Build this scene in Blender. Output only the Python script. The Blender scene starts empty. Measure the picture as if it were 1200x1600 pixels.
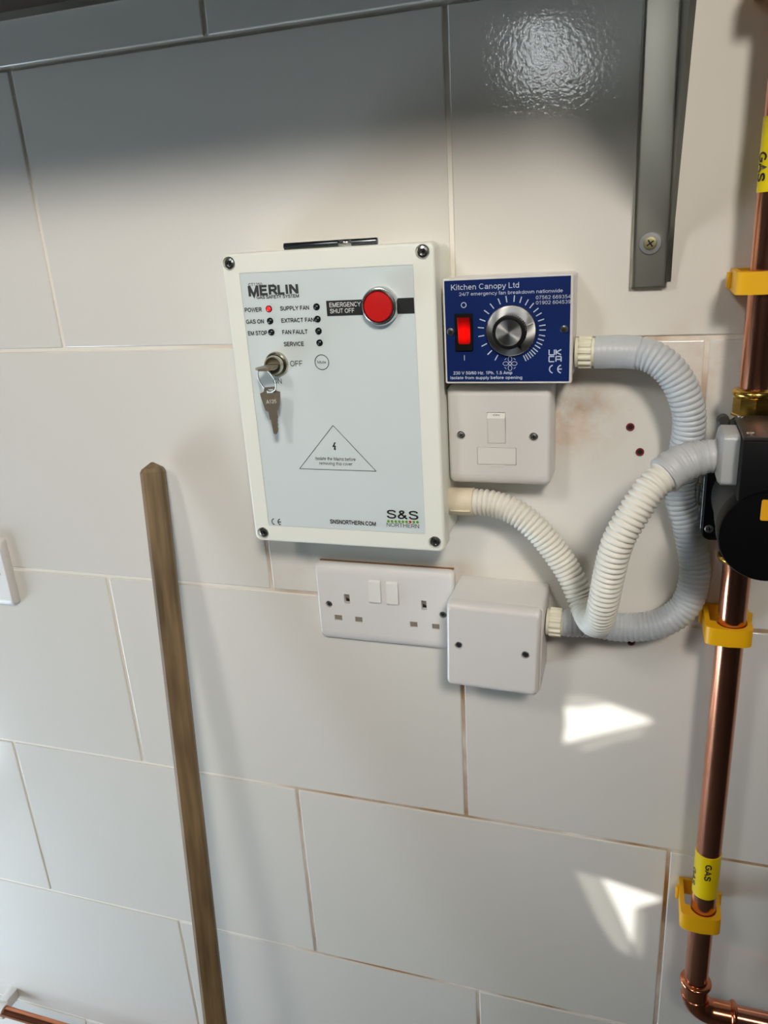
import bpy, bmesh, math, random
from mathutils import Vector, Matrix

S = bpy.context.scene
COL = S.collection
random.seed(7)
Z0 = 1.62                       # height of the tile joint that everything on the wall is measured from

# ------------------------------------------------------------------ camera
F_PX = 1222.21
ROT = Matrix(((0.95245755, -0.04661579, 0.30108402),
              (0.2986224, 0.33877828, -0.89221855),
              (-0.06040925, 0.93971073, 0.33659245)))
CAM = Vector((0.09189902, -0.66589311, -0.15944197))
cd = bpy.data.cameras.new('camera')
cam = bpy.data.objects.new('camera', cd)
COL.objects.link(cam)
cd.sensor_width = 36.0
cd.lens = F_PX / 1600 * 36.0
cd.clip_start = 0.02
cam.matrix_world = Matrix.Translation(CAM + Vector((0, 0, Z0))) @ ROT.to_4x4()
S.camera = cam

# ------------------------------------------------------------------ world, sun, exposure
S.view_settings.view_transform = 'Standard'
S.view_settings.look = 'None'
S.view_settings.gamma = 1.0
S.view_settings.use_curve_mapping = False
S.view_settings.exposure = 0.0
W = bpy.data.worlds.new('world')
S.world = W
W.use_nodes = True
W.node_tree.nodes['Background'].inputs[0].default_value = (0.75, 0.86, 1.0, 1)
W.node_tree.nodes['Background'].inputs[1].default_value = 1.0
SUN = Vector((0.28, 3.0, -0.75))            # direction the sunlight travels, in through the added rear window
sl = bpy.data.lights.new('sun', 'SUN')
sl.energy = 4.0
sl.angle = 0.0035
sl.color = (1.0, 0.99, 0.95)
so = bpy.data.objects.new('sun', sl)
COL.objects.link(so)
so.location = (-1, -6, 4)
so.rotation_euler = SUN.to_track_quat('-Z', 'Y').to_euler()
LAMP_POWER = 97.0         # watts of the added spot lamp over the right side
LAMP2_POWER = 26.0       # emission of the added opal globe over the left side
WINDOW_POWER = 16.5       # emission of the added glowing panes in the left wall
REAR_POWER = 10.5  # emission of the panes in the added rear window


# ------------------------------------------------------------------ helpers
def U(px, py, d=0.0):
    """photo pixel -> point at distance d in front of the tiled wall"""
    v = ROT @ Vector(((px - 600) / F_PX, -(py - 800) / F_PX, -1.0))
    t = (-d - CAM.y) / v.y
    p = CAM + v * t
    return Vector((p.x, -d, p.z + Z0))


def lin(c):
    return tuple(((v / 255) / 12.92 if v / 255 <= .04045 else ((v / 255 + .055) / 1.055) ** 2.4) for v in c)


def mat(name, rgb, rough=.4, metal=0., var=.0, scale=40., bump=0., bscale=300., emit=None, estr=0., spec=.5, aniso=0., coat=0., vec='Object', srgb=True):
    m = bpy.data.materials.new(name)
    m.use_nodes = True
    nt = m.node_tree
    b = nt.nodes['Principled BSDF']
    c = lin(rgb) if srgb else rgb
    b.inputs['Base Color'].default_value = (*c, 1)
    b.inputs['Roughness'].default_value = rough
    b.inputs['Metallic'].default_value = metal
    b.inputs['Specular IOR Level'].default_value = spec
    b.inputs['Anisotropic'].default_value = aniso
    b.inputs['Coat Weight'].default_value = coat
    if aniso:
        t = nt.nodes.new('ShaderNodeTangent')
        t.direction_type = 'RADIAL'
        t.axis = 'Y'
        nt.links.new(t.outputs[0], b.inputs['Tangent'])
    if var or bump:
        tc = nt.nodes.new('ShaderNodeTexCoord')
    if var:
        n = nt.nodes.new('ShaderNodeTexNoise')
        n.inputs['Scale'].default_value = scale
        n.inputs['Detail'].default_value = 5
        nt.links.new(tc.outputs[vec], n.inputs['Vector'])
        mx = nt.nodes.new('ShaderNodeMix')
        mx.data_type = 'RGBA'
        mx.inputs[6].default_value = (*[v * (1 - var) for v in c], 1)
        mx.inputs[7].default_value = (*[min(1, v * (1 + var)) for v in c], 1)
        nt.links.new(n.outputs['Fac'], mx.inputs[0])
        nt.links.new(mx.outputs[2], b.inputs['Base Color'])
    if bump:
        n2 = nt.nodes.new('ShaderNodeTexNoise')
        n2.inputs['Scale'].default_value = bscale
        n2.inputs['Detail'].default_value = 3
        nt.links.new(tc.outputs[vec], n2.inputs['Vector'])
        bp = nt.nodes.new('ShaderNodeBump')
        bp.inputs['Strength'].default_value = bump
        bp.inputs['Distance'].default_value = .001
        nt.links.new(n2.outputs['Fac'], bp.inputs['Height'])
        nt.links.new(bp.outputs[0], b.inputs['Normal'])
    if emit:
        b.inputs['Emission Color'].default_value = (*lin(emit), 1)
        b.inputs['Emission Strength'].default_value = estr
    return m


WLOC = {}


def finish(name, bm, m, parent=None, smooth=35, loc=None):
    """one bmesh in wall coordinates -> one object"""
    bmesh.ops.recalc_face_normals(bm, faces=bm.faces)
    me = bpy.data.meshes.new(name)
    bm.to_mesh(me)
    bm.free()
    return link(name, me, m, parent, smooth, loc)


def link(name, me, m, parent=None, smooth=35, loc=None):
    if parent is not None:
        w = WLOC[parent.name]
    elif loc is not None:
        w = Vector(loc)
    else:
        xs = [v.co for v in me.vertices]
        w = Vector(((min(v.x for v in xs) + max(v.x for v in xs)) / 2, (min(v.y for v in xs) + max(v.y for v in xs)) / 2, min(v.z for v in xs)))
    me.transform(Matrix.Translation(-w))
    if smooth:
        for p in me.polygons:
            p.use_smooth = True
        me.set_sharp_from_angle(angle=math.radians(smooth))
        for p in me.polygons:
            if p.loop_total > 4:
                p.use_smooth = False
    me.materials.append(m)
    o = bpy.data.objects.new(name, me)
    COL.objects.link(o)
    if parent is not None:
        o.parent = parent
    else:
        o.location = w
    WLOC[o.name] = w.copy()
    return o


def tag(o, label, cat, group=None):
    o['label'] = label
    o['category'] = cat
    if group:
        o['group'] = group
    return o


def thing(name, label, cat, loc, group=None):
    o = bpy.data.objects.new(name, None)
    o.empty_display_size = .02
    COL.objects.link(o)
    o.location = loc
    WLOC[o.name] = Vector(loc)
    return tag(o, label, cat, group)


def rr(x0, x1, z0, z1, r, n=6):
    """rounded rectangle in the wall plane"""
    r = max(min(r, (x1 - x0) / 2 - 1e-5, (z1 - z0) / 2 - 1e-5), 1e-5)
    out = []
    for cx, cz, a in ((x1 - r, z1 - r, 0), (x0 + r, z1 - r, 90), (x0 + r, z0 + r, 180), (x1 - r, z0 + r, 270)):
        for i in range(n + 1):
            t = math.radians(a + 90 * i / n)
            out.append((cx + r * math.cos(t), cz + r * math.sin(t)))
    return out


def loft(bm, loops, cap0=True, cap1=True, close=True):
    vs = [[bm.verts.new(p) for p in L] for L in loops]
    n = len(vs[0])
    for a, b in zip(vs, vs[1:]):
        for i in range(n if close else n - 1):
            j = (i + 1) % n
            bm.faces.new((a[i], a[j], b[j], b[i]))
    if cap0:
        bm.faces.new(vs[0])
    if cap1:
        bm.faces.new(vs[-1])
    return vs


def plate(bm, x0, x1, z0, z1, d0, d1, r=.003, e=.001, n=6, es=3, ez=None):
    """rounded-corner slab from depth d0 to d1, front edge rounded over e"""
    loops = [[(x, -d0, z) for x, z in rr(x0, x1, z0, z1, r, n)]]
    for i in range(es + 1):
        t = i / es * math.pi / 2
        o = e * (1 - math.cos(t))
        d = d1 - e + e * math.sin(t)
        loops.append([(x, -d, z) for x, z in rr(x0 + o, x1 - o, z0 + o, z1 - o, max(r - o, 1e-4), n)])
    loft(bm, loops)
    return bm


def cushion(bm, x0, x1, z0, z1, d0, d1, r, side, drop, n=6, es=6):
    """face plate with a wide soft roll towards top and bottom edges"""
    loops = [[(x, -d0, z) for x, z in rr(x0, x1, z0, z1, r, n)]]
    for i in range(es + 1):
        t = i / es * math.pi / 2
        o = side * (1 - math.cos(t))
        oz = drop * (1 - math.cos(t))
        d = d0 + (d1 - d0) * (.35 + .65 * math.sin(t))
        loops.append([(x, -d, z) for x, z in rr(x0 + o, x1 - o, z0 + oz, z1 - oz, max(r - o * .4, 1e-3), n)])
    loft(bm, loops)
    return bm


def box(bm, x0, x1, d0, d1, z0, z1, bev=0., seg=2):
    vs = [bm.verts.new((x, -d, z)) for x in (x0, x1) for d in (d0, d1) for z in (z0, z1)]
    f = []
    for q in ((0, 1, 3, 2), (4, 6, 7, 5), (0, 4, 5, 1), (2, 3, 7, 6), (0, 2, 6, 4), (1, 5, 7, 3)):
        f.append(bm.faces.new([vs[i] for i in q]))
    if bev:
        es = list({e for ff in f for e in ff.edges})
        bmesh.ops.bevel(bm, geom=es, offset=bev, segments=seg, affect='EDGES', profile=.5)
    return bm


def lathe(bm, prof, o, ax=(0, -1, 0), n=32, cap0=True, cap1=True):
    """prof = [(radius, distance along ax)]"""
    ax = Vector(ax).normalized()
    q = ax.to_track_quat('Z', 'Y')
    o = Vector(o)
    loops = []
    for r, h in prof:
        loops.append([o + ax * h + q @ Vector((r * math.cos(2 * math.pi * i / n), r * math.sin(2 * math.pi * i / n), 0)) for i in range(n)])
    loft(bm, loops, cap0, cap1)
    return bm


def prism(bm, pts, d0, d1):
    loft(bm, [[(x, -d0, z) for x, z in pts], [(x, -d1, z) for x, z in pts]])
    return bm


def spline(pts, step):
    """Catmull-Rom through pts, resampled at equal arc length"""
    P = [Vector(p) for p in pts]
    P = [P[0] * 2 - P[1]] + P + [P[-1] * 2 - P[-2]]
    raw = []
    for i in range(1, len(P) - 2):
        a, b, c, d = P[i - 1:i + 3]
        for k in range(40):
            t = k / 40
            raw.append(.5 * ((2 * b) + (c - a) * t + (2 * a - 5 * b + 4 * c - d) * t * t + (3 * b - a - 3 * c + d) * t ** 3))
    raw.append(P[-2])
    L = [0]
    for a, b in zip(raw, raw[1:]):
        L.append(L[-1] + (b - a).length)
    n = max(2, int(L[-1] / step))
    out, j = [], 0
    for i in range(n + 1):
        s = L[-1] * i / n
        while j < len(L) - 2 and L[j + 1] < s:
            j += 1
        f = (s - L[j]) / max(1e-9, L[j + 1] - L[j])
        out.append(raw[j].lerp(raw[j + 1], min(1, f)))
    return out, L[-1]


def sweep(bm, pts, rad, n=20, cap=True):
    """tube along pts; rad = number or function(index, arc length)"""
    t0 = (pts[1] - pts[0]).normalized()
    up = Vector((0, 0, 1)) if abs(t0.z) < .9 else Vector((1, 0, 0))
    u = t0.cross(up).normalized()
    loops, s = [], 0
    for i, p in enumerate(pts):
        t = (pts[min(i + 1, len(pts) - 1)] - pts[max(i - 1, 0)]).normalized()
        u = (u - t * u.dot(t)).normalized()
        v = t.cross(u)
        if i:
            s += (p - pts[i - 1]).length
        r = rad(i, s) if callable(rad) else rad
        loops.append([p + (u * math.cos(2 * math.pi * k / n) + v * math.sin(2 * math.pi * k / n)) * r for k in range(n)])
    loft(bm, loops, cap, cap)
    return bm


def cut(o, bms):
    """cut bmesh solids (wall coordinates) out of object o"""
    w = WLOC[o.name]
    tmp = []
    for bm in bms:
        bmesh.ops.recalc_face_normals(bm, faces=bm.faces)
        me = bpy.data.meshes.new('cutter')
        bm.to_mesh(me)
        bm.free()
        me.transform(Matrix.Translation(-w))
        c = bpy.data.objects.new('cutter', me)
        COL.objects.link(c)
        c.matrix_world = o.matrix_world if o.parent is None else Matrix()
        tmp.append(c)
    # cut on a free-standing copy so that parenting does not matter
    f = bpy.data.objects.new('cut_base', o.data)
    COL.objects.link(f)
    for c in tmp:
        c.matrix_world = Matrix()
        md = f.modifiers.new('b', 'BOOLEAN')
        md.object = c
        md.operation = 'DIFFERENCE'
        md.solver = 'EXACT'
    bpy.context.view_layer.update()
    dg = bpy.context.evaluated_depsgraph_get()
    me = bpy.data.meshes.new_from_object(f.evaluated_get(dg))
    old = o.data
    m = old.materials[0]
    o.data = me
    me.name = old.name
    me.materials.clear()
    me.materials.append(m)
    for p in me.polygons:
        p.use_smooth = True
        p.material_index = 0
    me.set_sharp_from_angle(angle=math.radians(35))
    for p in me.polygons:
        if p.loop_total > 4:
            p.use_smooth = False
    bpy.data.objects.remove(f)
    for c in tmp:
        bpy.data.objects.remove(c)


def cylcut(x, z, r, d0, d1, n=28):
    return lathe(bmesh.new(), [(r, d0), (r, d1)], (x, 0, z), (0, -1, 0), n)


def boxcut(x0, x1, z0, z1, d0, d1):
    return box(bmesh.new(), x0, x1, d0, d1, z0, z1)


def ea(cx, cy, rx, ry, a0, a1, n=None):
    n = n or max(4, int(abs(a1 - a0) / 15))
    return [(cx + rx * math.cos(math.radians(a0 + (a1 - a0) * i / n)), cy + ry * math.sin(math.radians(a0 + (a1 - a0) * i / n))) for i in range(n + 1)]


LO, HI = .065, .935
S_ = [(.8, .74), (.75, .86), (.63, .93), (.46, .94), (.28, .91), (.17, .82), (.16, .7), (.24, .6), (.4, .545), (.56, .505), (.72, .44), (.8, .35), (.8, .22), (.72, .12), (.58, .065), (.44, .06), (.27, .09), (.16, .18), (.12, .3)]
BOWL = ea(.39, .365, .25, .3, 0, 360)
ARCH = [(.14, .42)] + ea(.38, .42, .24, .245, 165, 0) + [(.62, 0)]
GLYPH = {            # capital height 1: (advance, strokes)
    'A': (.93, [[(.06, 0), (.465, .95), (.87, 0)], [(.2, .32), (.73, .32)]]),
    'B': (.93, [[(.15, .535), (.15, HI), (.5, HI)] + ea(.5, .735, .22, .2, 90, -90) + [(.15, .535)], [(.15, .535), (.55, .535)] + ea(.55, .3, .25, .235, 90, -90) + [(.15, LO), (.15, .535)]]),
    'C': (1.0, [ea(.52, .5, .4, .435, 42, 318)]),
    'D': (1.0, [[(.15, LO), (.15, HI), (.45, HI)] + ea(.45, .5, .42, .435, 90, -90) + [(.15, LO)]]),
    'E': (.93, [[(.82, HI), (.15, HI), (.15, LO), (.84, LO)], [(.15, .52), (.77, .52)]]),
    'F': (.853, [[(.77, HI), (.15, HI), (.15, 0)], [(.15, .5), (.7, .5)]]),
    'G': (1.086, [ea(.53, .5, .42, .435, 45, 300) + [(.93, .2), (.93, .46), (.56, .46)]]),
    'H': (1.0, [[(.15, 0), (.15, 1)], [(.85, 0), (.85, 1)], [(.15, .53), (.85, .53)]]),
    'I': (.388, [[(.19, 0), (.19, 1)]]),
    'K': (.93, [[(.15, 0), (.15, 1)], [(.8, 1), (.15, .36)], [(.38, .58), (.84, 0)]]),
    'L': (.776, [[(.15, 1), (.15, LO), (.72, LO)]]),
    'M': (1.163, [[(.14, 0), (.14, 1)], [(.16, .96), (.58, .06), (1.0, .96)], [(1.02, 1), (1.02, 0)]]),
    'N': (1.0, [[(.15, 0), (.15, 1)], [(.17, .95), (.83, .05)], [(.85, 0), (.85, 1)]]),
    'O': (1.086, [ea(.54, .5, .43, .435, 0, 360)]),
    'P': (.93, [[(.15, 0), (.15, HI), (.52, HI)] + ea(.52, .69, .27, .245, 90, -90) + [(.15, .445)]]),
    'R': (.93, [[(.15, 0), (.15, HI), (.54, HI)] + ea(.54, .7, .25, .235, 90, -90) + [(.15, .465)], [(.5, .465), (.88, 0)]]),
    'S': (.93, [S_]),
    'T': (.853, [[(.03, HI), (.82, HI)], [(.425, HI), (.425, 0)]]),
    'U': (1.0, [[(.15, 1), (.15, .38)] + ea(.5, .38, .35, .315, 180, 360) + [(.85, 1)]]),
    'V': (.93, [[(.06, 1), (.465, .04), (.87, 1)]]),
    'W': (1.32, [[(.05, 1), (.34, .05), (.66, .93), (.98, .05), (1.27, 1)]]),
    'X': (.93, [[(.06, 0), (.87, 1)], [(.06, 1), (.87, 0)]]),
    'Y': (.93, [[(.05, 1), (.465, .45), (.465, 0)], [(.465, .45), (.88, 1)]]),
    '&': (.97, [[(.88, 0), (.3, .68), (.27, .8), (.33, .91), (.44, .94), (.56, .9), (.6, .8), (.55, .68), (.25, .45), (.14, .3), (.17, .14), (.3, .06), (.46, .07), (.62, .18), (.78, .45)]]),
    '0': (.776, [ea(.39, .5, .27, .435, 0, 360)]),
    '1': (.776, [[(.18, .74), (.34, .83), (.44, 1), (.44, 0)]]),
    '2': (.776, [ea(.39, .68, .26, .255, 170, -25) + [(.5, .4), (.13, LO), (.68, LO)]]),
    '3': (.776, [ea(.36, .71, .22, .225, 155, -80), ea(.37, .29, .27, .23, 80, -160)]),
    '4': (.776, [[(.55, 0), (.55, .93), (.09, .3), (.72, .3)]]),
    '5': (.776, [[(.63, HI), (.23, HI), (.16, .5)] + ea(.37, .34, .27, .28, 130, -155)]),
    '6': (.776, [ea(.4, .33, .26, .265, 0, 360), ea(.44, .48, .30, .455, 180, 55)]),
    '7': (.776, [[(.1, HI), (.66, HI), (.42, .5), (.3, 0)]]),
    '8': (.776, [ea(.39, .72, .21, .215, 0, 360), ea(.39, .29, .26, .235, 0, 360)]),
    '9': (.776, [ea(.38, .67, .26, .265, 0, 360), ea(.34, .52, .30, .455, 0, -125)]),
    '/': (.388, [[(.03, 0), (.36, 1)]]),
    '.': (.388, [[(.19, 0), (.19, .14)]]),
    ' ': (.388, []),
    'a': (.776, [[(.14, .52), (.2, .62), (.36, .67), (.53, .64), (.6, .54), (.6, .14), (.66, 0)], [(.6, .42), (.4, .38), (.22, .34), (.12, .25), (.13, .13), (.24, .06), (.4, .07), (.53, .15), (.6, .25)]]),
    'b': (.776, [[(.14, 0), (.14, 1)], BOWL]),
    'c': (.698, [ea(.38, .365, .26, .3, 42, 318)]),
    'd': (.776, [[(.64, 0), (.64, 1)], BOWL]),
    'e': (.776, [[(.13, .38), (.64, .38)] + ea(.385, .365, .255, .3, 5, 318)]),
    'f': (.388, [[(.4, .93), (.3, .94), (.2, .9), (.18, .8), (.18, 0)], [(.02, .665), (.38, .665)]]),
    'g': (.776, [BOWL, [(.64, .72), (.64, -.05)] + ea(.39, -.05, .25, .17, 0, -160)]),
    'h': (.776, [[(.14, 0), (.14, 1)], ARCH]),
    'i': (.31, [[(.155, 0), (.155, .72)], [(.155, .86), (.155, 1)]]),
    'k': (.698, [[(.14, 0), (.14, 1)], [(.58, .72), (.14, .27)], [(.3, .44), (.62, 0)]]),
    'l': (.31, [[(.155, 0), (.155, 1)]]),
    'm': (1.163, [[(.14, 0), (.14, .72)], [(.14, .42)] + ea(.36, .44, .22, .225, 165, 0) + [(.58, 0)], [(.58, .42)] + ea(.80, .44, .22, .225, 165, 0) + [(1.02, 0)]]),
    'n': (.776, [[(.14, 0), (.14, .72)], ARCH]),
    'o': (.776, [ea(.39, .365, .27, .3, 0, 360)]),
    'p': (.776, [[(.14, -.28), (.14, .72)], BOWL]),
    'r': (.465, [[(.14, 0), (.14, .72)], [(.14, .42), (.2, .58), (.32, .66), (.45, .64)]]),
    's': (.698, [[(x * .78, y * .73) for x, y in S_]]),
    't': (.388, [[(.2, .93), (.2, .2), (.24, .09), (.37, .06)], [(.03, .665), (.36, .665)]]),
    'u': (.776, [[(.14, .72), (.14, .3)] + ea(.38, .3, .24, .235, 180, 350), [(.63, .72), (.63, 0)]]),
    'v': (.698, [[(.04, .72), (.35, .04), (.66, .72)]]),
    'w': (1.0, [[(.03, .72), (.27, .04), (.5, .68), (.73, .04), (.97, .72)]]),
    'z': (.698, [[(.06, .665), (.6, .665), (.08, LO), (.64, LO)]]),
    'y': (.698, [[(.04, .72), (.36, .03)], [(.66, .72), (.33, -.1), (.22, -.22), (.08, -.22)]]),
}


def strip(bm, pts, w, dz=0.):
    """flat mitred stroke along a polyline (closed if it ends where it starts)"""
    P = [Vector(p) for p in pts]
    closed = (P[0] - P[-1]).length < 1e-4
    if closed:
        P = P[:-1]
    n = len(P)
    L = []
    for i in range(n):
        a = P[(i - 1) % n] if closed or i else None
        c = P[(i + 1) % n] if closed or i < n - 1 else None
        d1 = (P[i] - a).normalized() if a is not None else (c - P[i]).normalized()
        d2 = (c - P[i]).normalized() if c is not None else d1
        n1, n2 = Vector((-d1.y, d1.x)), Vector((-d2.y, d2.x))
        m_ = n1 + n2
        if m_.length < 1e-3:
            m_ = n1
        m_.normalize()
        k = min(1 / max(.35, m_.dot(n1)), 2.2)
        L.append((bm.verts.new((*(P[i] - m_ * w / 2 * k), dz)), bm.verts.new((*(P[i] + m_ * w / 2 * k), dz))))
    for i in range(n if closed else n - 1):
        p, q = L[i], L[(i + 1) % n]
        bm.faces.new((p[0], q[0], q[1], p[1]))


def text_mesh(s, bold=0., shear=0., space=1.):
    bm = bmesh.new()
    x = 0
    w = .125 + 4 * bold
    for ch in s:
        adv, strokes = GLYPH[ch]
        for k_, st_ in enumerate(strokes):
            strip(bm, [(x + px + shear * py, py) for px, py in st_], w, k_ * .00003)
        x += adv * space + bold * .8
    me = bpy.data.meshes.new('t')
    bm.to_mesh(me)
    bm.free()
    return me


def cap_h():
    return 1.0


def text(s, xl, xr, z, cap, d, m, parent, bold=0., shear=0., name='lettering', space=1.):
    """flat lettering, baseline z, from xl to xr, capital height cap, at depth d"""
    me = text_mesh(s, bold, shear, space)
    x0 = min(v.co.x for v in me.vertices)
    x1 = max(v.co.x for v in me.vertices)
    sx = (xr - xl) / (x1 - x0)
    sz = cap / cap_h()
    for v in me.vertices:
        v.co = ((v.co.x - x0) * sx + xl, -d - v.co.z, v.co.y * sz + z)
    # face the room
    return link(name, me, m, parent, 0)


def text_px(s, pl, pr, cap, d, m, parent, **k):
    a, b = U(*pl, d), U(*pr, d)
    c = (U(pl[0], pl[1] - cap, d) - a).z
    return text(s, a.x, b.x, (a.z + b.z) / 2, c, d + .00025, m, parent, **k)


def ring(bm, x, z, r, w, d, n=32, a0=0, a1=360):
    full = abs(a1 - a0) >= 360
    vs = []
    k = n if full else n + 1
    for i in range(k):
        t = math.radians(a0 + (a1 - a0) * i / n)
        vs.append((bm.verts.new((x + (r - w / 2) * math.cos(t), -d, z + (r - w / 2) * math.sin(t))),
                   bm.verts.new((x + (r + w / 2) * math.cos(t), -d, z + (r + w / 2) * math.sin(t)))))
    for i in range(n):
        a, b = vs[i], vs[(i + 1) % k]
        bm.faces.new((a[0], a[1], b[1], b[0]))
    return bm


_sk = [0]


def stroke(bm, p, q, w, d):
    _sk[0] = (_sk[0] + 1) % 9
    d += _sk[0] * .000012
    p, q = Vector(p), Vector(q)
    n = Vector((-(q - p).y, (q - p).x)).normalized() * w / 2
    bm.faces.new([bm.verts.new((v.x, -d, v.y)) for v in (p - n, q - n, q + n, p + n)])
    return bm


def disc(bm, x, z, r, d, n=20):
    bm.faces.new([bm.verts.new((x + r * math.cos(2 * math.pi * i / n), -d, z + r * math.sin(2 * math.pi * i / n))) for i in range(n)])
    return bm


# ------------------------------------------------------------------ materials
def tile_material():
    m = bpy.data.materials.new('glazed_white_tile')
    m.use_nodes = True
    nt = m.node_tree
    N, L = nt.nodes, nt.links
    b = N['Principled BSDF']
    b.inputs['Roughness'].default_value = .075
    b.inputs['Specular IOR Level'].default_value = .5
    geo = N.new('ShaderNodeNewGeometry')
    base = (*lin((228, 225, 217)), 1)
    col = None
    nz = N.new('ShaderNodeTexNoise')
    nz.inputs['Scale'].default_value = 26
    nz.inputs['Detail'].default_value = 7
    nz.inputs['Roughness'].default_value = .65
    L.new(geo.outputs['Position'], nz.inputs['Vector'])
    ram = N.new('ShaderNodeMapRange')
    ram.inputs[1].default_value = .42
    ram.inputs[2].default_value = .68
    L.new(nz.outputs['Fac'], ram.inputs[0])
    # dirt and rust tints that stay where they are: right of the two upper boxes, round the sockets
    spots = [(U(890, 640), .055, .9), (U(893, 607), .035, 1.0), (U(720, 905), .03, .4), (U(1110, 560), .05, .5), (U(490, 900), .03, .45), (U(1080, 970), .05, .35)]
    acc = None
    for c, r, k in spots:
        vd = N.new('ShaderNodeVectorMath')
        vd.operation = 'DISTANCE'
        vd.inputs[1].default_value = c
        L.new(geo.outputs['Position'], vd.inputs[0])
        mr = N.new('ShaderNodeMapRange')
        mr.inputs[1].default_value = r
        mr.inputs[2].default_value = 0.0
        mr.inputs[3].default_value = 0
        mr.inputs[4].default_value = k
        L.new(vd.outputs['Value'], mr.inputs[0])
        if acc is None:
            acc = mr.outputs[0]
        else:
            mx = N.new('ShaderNodeMath')
            mx.operation = 'MAXIMUM'
            L.new(acc, mx.inputs[0])
            L.new(mr.outputs[0], mx.inputs[1])
            acc = mx.outputs[0]
    mu = N.new('ShaderNodeMath')
    mu.operation = 'MULTIPLY'
    L.new(acc, mu.inputs[0])
    L.new(ram.outputs[0], mu.inputs[1])
    mix = N.new('ShaderNodeMix')
    mix.data_type = 'RGBA'
    mix.inputs[6].default_value = base
    mix.inputs[7].default_value = (*lin((200, 150, 98)), 1)
    L.new(mu.outputs[0], mix.inputs[0])
    L.new(mix.outputs[2], b.inputs['Base Color'])
    # orange-peel glaze
    n1 = N.new('ShaderNodeTexNoise')
    n1.inputs['Scale'].default_value = 300
    n1.inputs['Detail'].default_value = 2
    L.new(geo.outputs['Position'], n1.inputs['Vector'])
    n2 = N.new('ShaderNodeTexNoise')
    n2.inputs['Scale'].default_value = 9
    n2.inputs['Detail'].default_value = 2
    L.new(geo.outputs['Position'], n2.inputs['Vector'])
    b1 = N.new('ShaderNodeBump')
    b1.inputs['Strength'].default_value = .5
    b1.inputs['Distance'].default_value = .0002
    L.new(n1.outputs['Fac'], b1.inputs['Height'])
    b2 = N.new('ShaderNodeBump')
    b2.inputs['Strength'].default_value = .5
    b2.inputs['Distance'].default_value = .0003
    L.new(n2.outputs['Fac'], b2.inputs['Height'])
    L.new(b1.outputs[0], b2.inputs['Normal'])
    L.new(b2.outputs[0], b.inputs['Normal'])
    return m


def grout_material():
    m = bpy.data.materials.new('stained_grout')
    m.use_nodes = True
    nt = m.node_tree
    N, L = nt.nodes, nt.links
    b = N['Principled BSDF']
    b.inputs['Roughness'].default_value = .75
    geo = N.new('ShaderNodeNewGeometry')
    nz = N.new('ShaderNodeTexNoise')
    nz.inputs['Scale'].default_value = 7
    nz.inputs['Detail'].default_value = 6
    L.new(geo.outputs['Position'], nz.inputs['Vector'])
    sp = N.new('ShaderNodeSeparateXYZ')
    L.new(geo.outputs['Position'], sp.inputs[0])
    mr = N.new('ShaderNodeMapRange')            # the joints behind the sockets are the rusty ones
    mr.inputs[1].default_value = -.34
    mr.inputs[2].default_value = -.18
    L.new(sp.outputs['X'], mr.inputs[0])
    m2 = N.new('ShaderNodeMapRange')
    m2.inputs[1].default_value = .40
    m2.inputs[2].default_value = .58
    L.new(nz.outputs['Fac'], m2.inputs[0])
    m3 = N.new('ShaderNodeMapRange')            # clean above the boxes
    m3.inputs[1].default_value = Z0 - .16
    m3.inputs[2].default_value = Z0 - .24
    L.new(sp.outputs['Z'], m3.inputs[0])
    mu = N.new('ShaderNodeMath')
    mu.operation = 'MULTIPLY'
    L.new(mr.outputs[0], mu.inputs[0])
    L.new(m2.outputs[0], mu.inputs[1])
    mv = N.new('ShaderNodeMath')
    mv.operation = 'MULTIPLY'
    L.new(mu.outputs[0], mv.inputs[0])
    L.new(m3.outputs[0], mv.inputs[1])
    mix = N.new('ShaderNodeMix')
    mix.data_type = 'RGBA'
    mix.inputs[6].default_value = (*lin((243, 239, 228)), 1)
    mix.inputs[7].default_value = (*lin((164, 116, 62)), 1)
    L.new(mv.outputs[0], mix.inputs[0])
    L.new(mix.outputs[2], b.inputs['Base Color'])
    return m


M = {}
M['tile'] = tile_material()
M['grout'] = grout_material()
M['plaster'] = mat('painted_plaster', (80, 77, 74), .7, var=.05, scale=3)
M['floor'] = mat('floor_tiles', (96, 92, 88), .5, var=.15, scale=6)
M['ceiling'] = mat('ceiling_paint', (100, 98, 95), .8, var=.03, scale=3)
M['case'] = mat('cream_white_plastic', (243, 245, 234), .38, var=.02, scale=20, bump=.06, bscale=900)
M['membrane'] = mat('pale_blue_grey_membrane', (216, 226, 226), .42, var=.015, scale=20, bump=.05, bscale=1200)
M['white'] = mat('white_moulded_plastic', (226, 223, 219), .28, var=.02, scale=25)
M['white2'] = mat('white_rocker_plastic', (232, 230, 225), .3, var=.02, scale=25)
M['cream'] = mat('ivory_gland_plastic', (232, 228, 206), .4, var=.05, scale=60)
M['coupler'] = mat('rust_tinged_ivory_plastic', (228, 216, 190), .4, var=.16, scale=70)
M['hose_white'] = mat('white_conduit_pvc', (236, 233, 222), .38, var=.04, scale=60)
M['hose_grey'] = mat('pale_grey_conduit_pvc', (196, 201, 204), .3, var=.05, scale=50)
M['tape_grey'] = mat('grey_insulating_tape', (196, 199, 200), .3, var=.06, scale=90, bump=.5, bscale=120)
M['gland_grey'] = mat('grey_plug_plastic', (186, 189, 189), .32, var=.05, scale=60)
M['blue'] = mat('royal_blue_panel', (2, 33, 94), .5, var=.05, scale=20, spec=.25)
M['print_pale'] = mat('pale_blue_print', (196, 208, 226), .5, var=.02)
M['print_black'] = mat('black_print', (30, 32, 34), .5, var=.02)
M['print_grey'] = mat('charcoal_print', (58, 60, 62), .5, var=.02)
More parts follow.
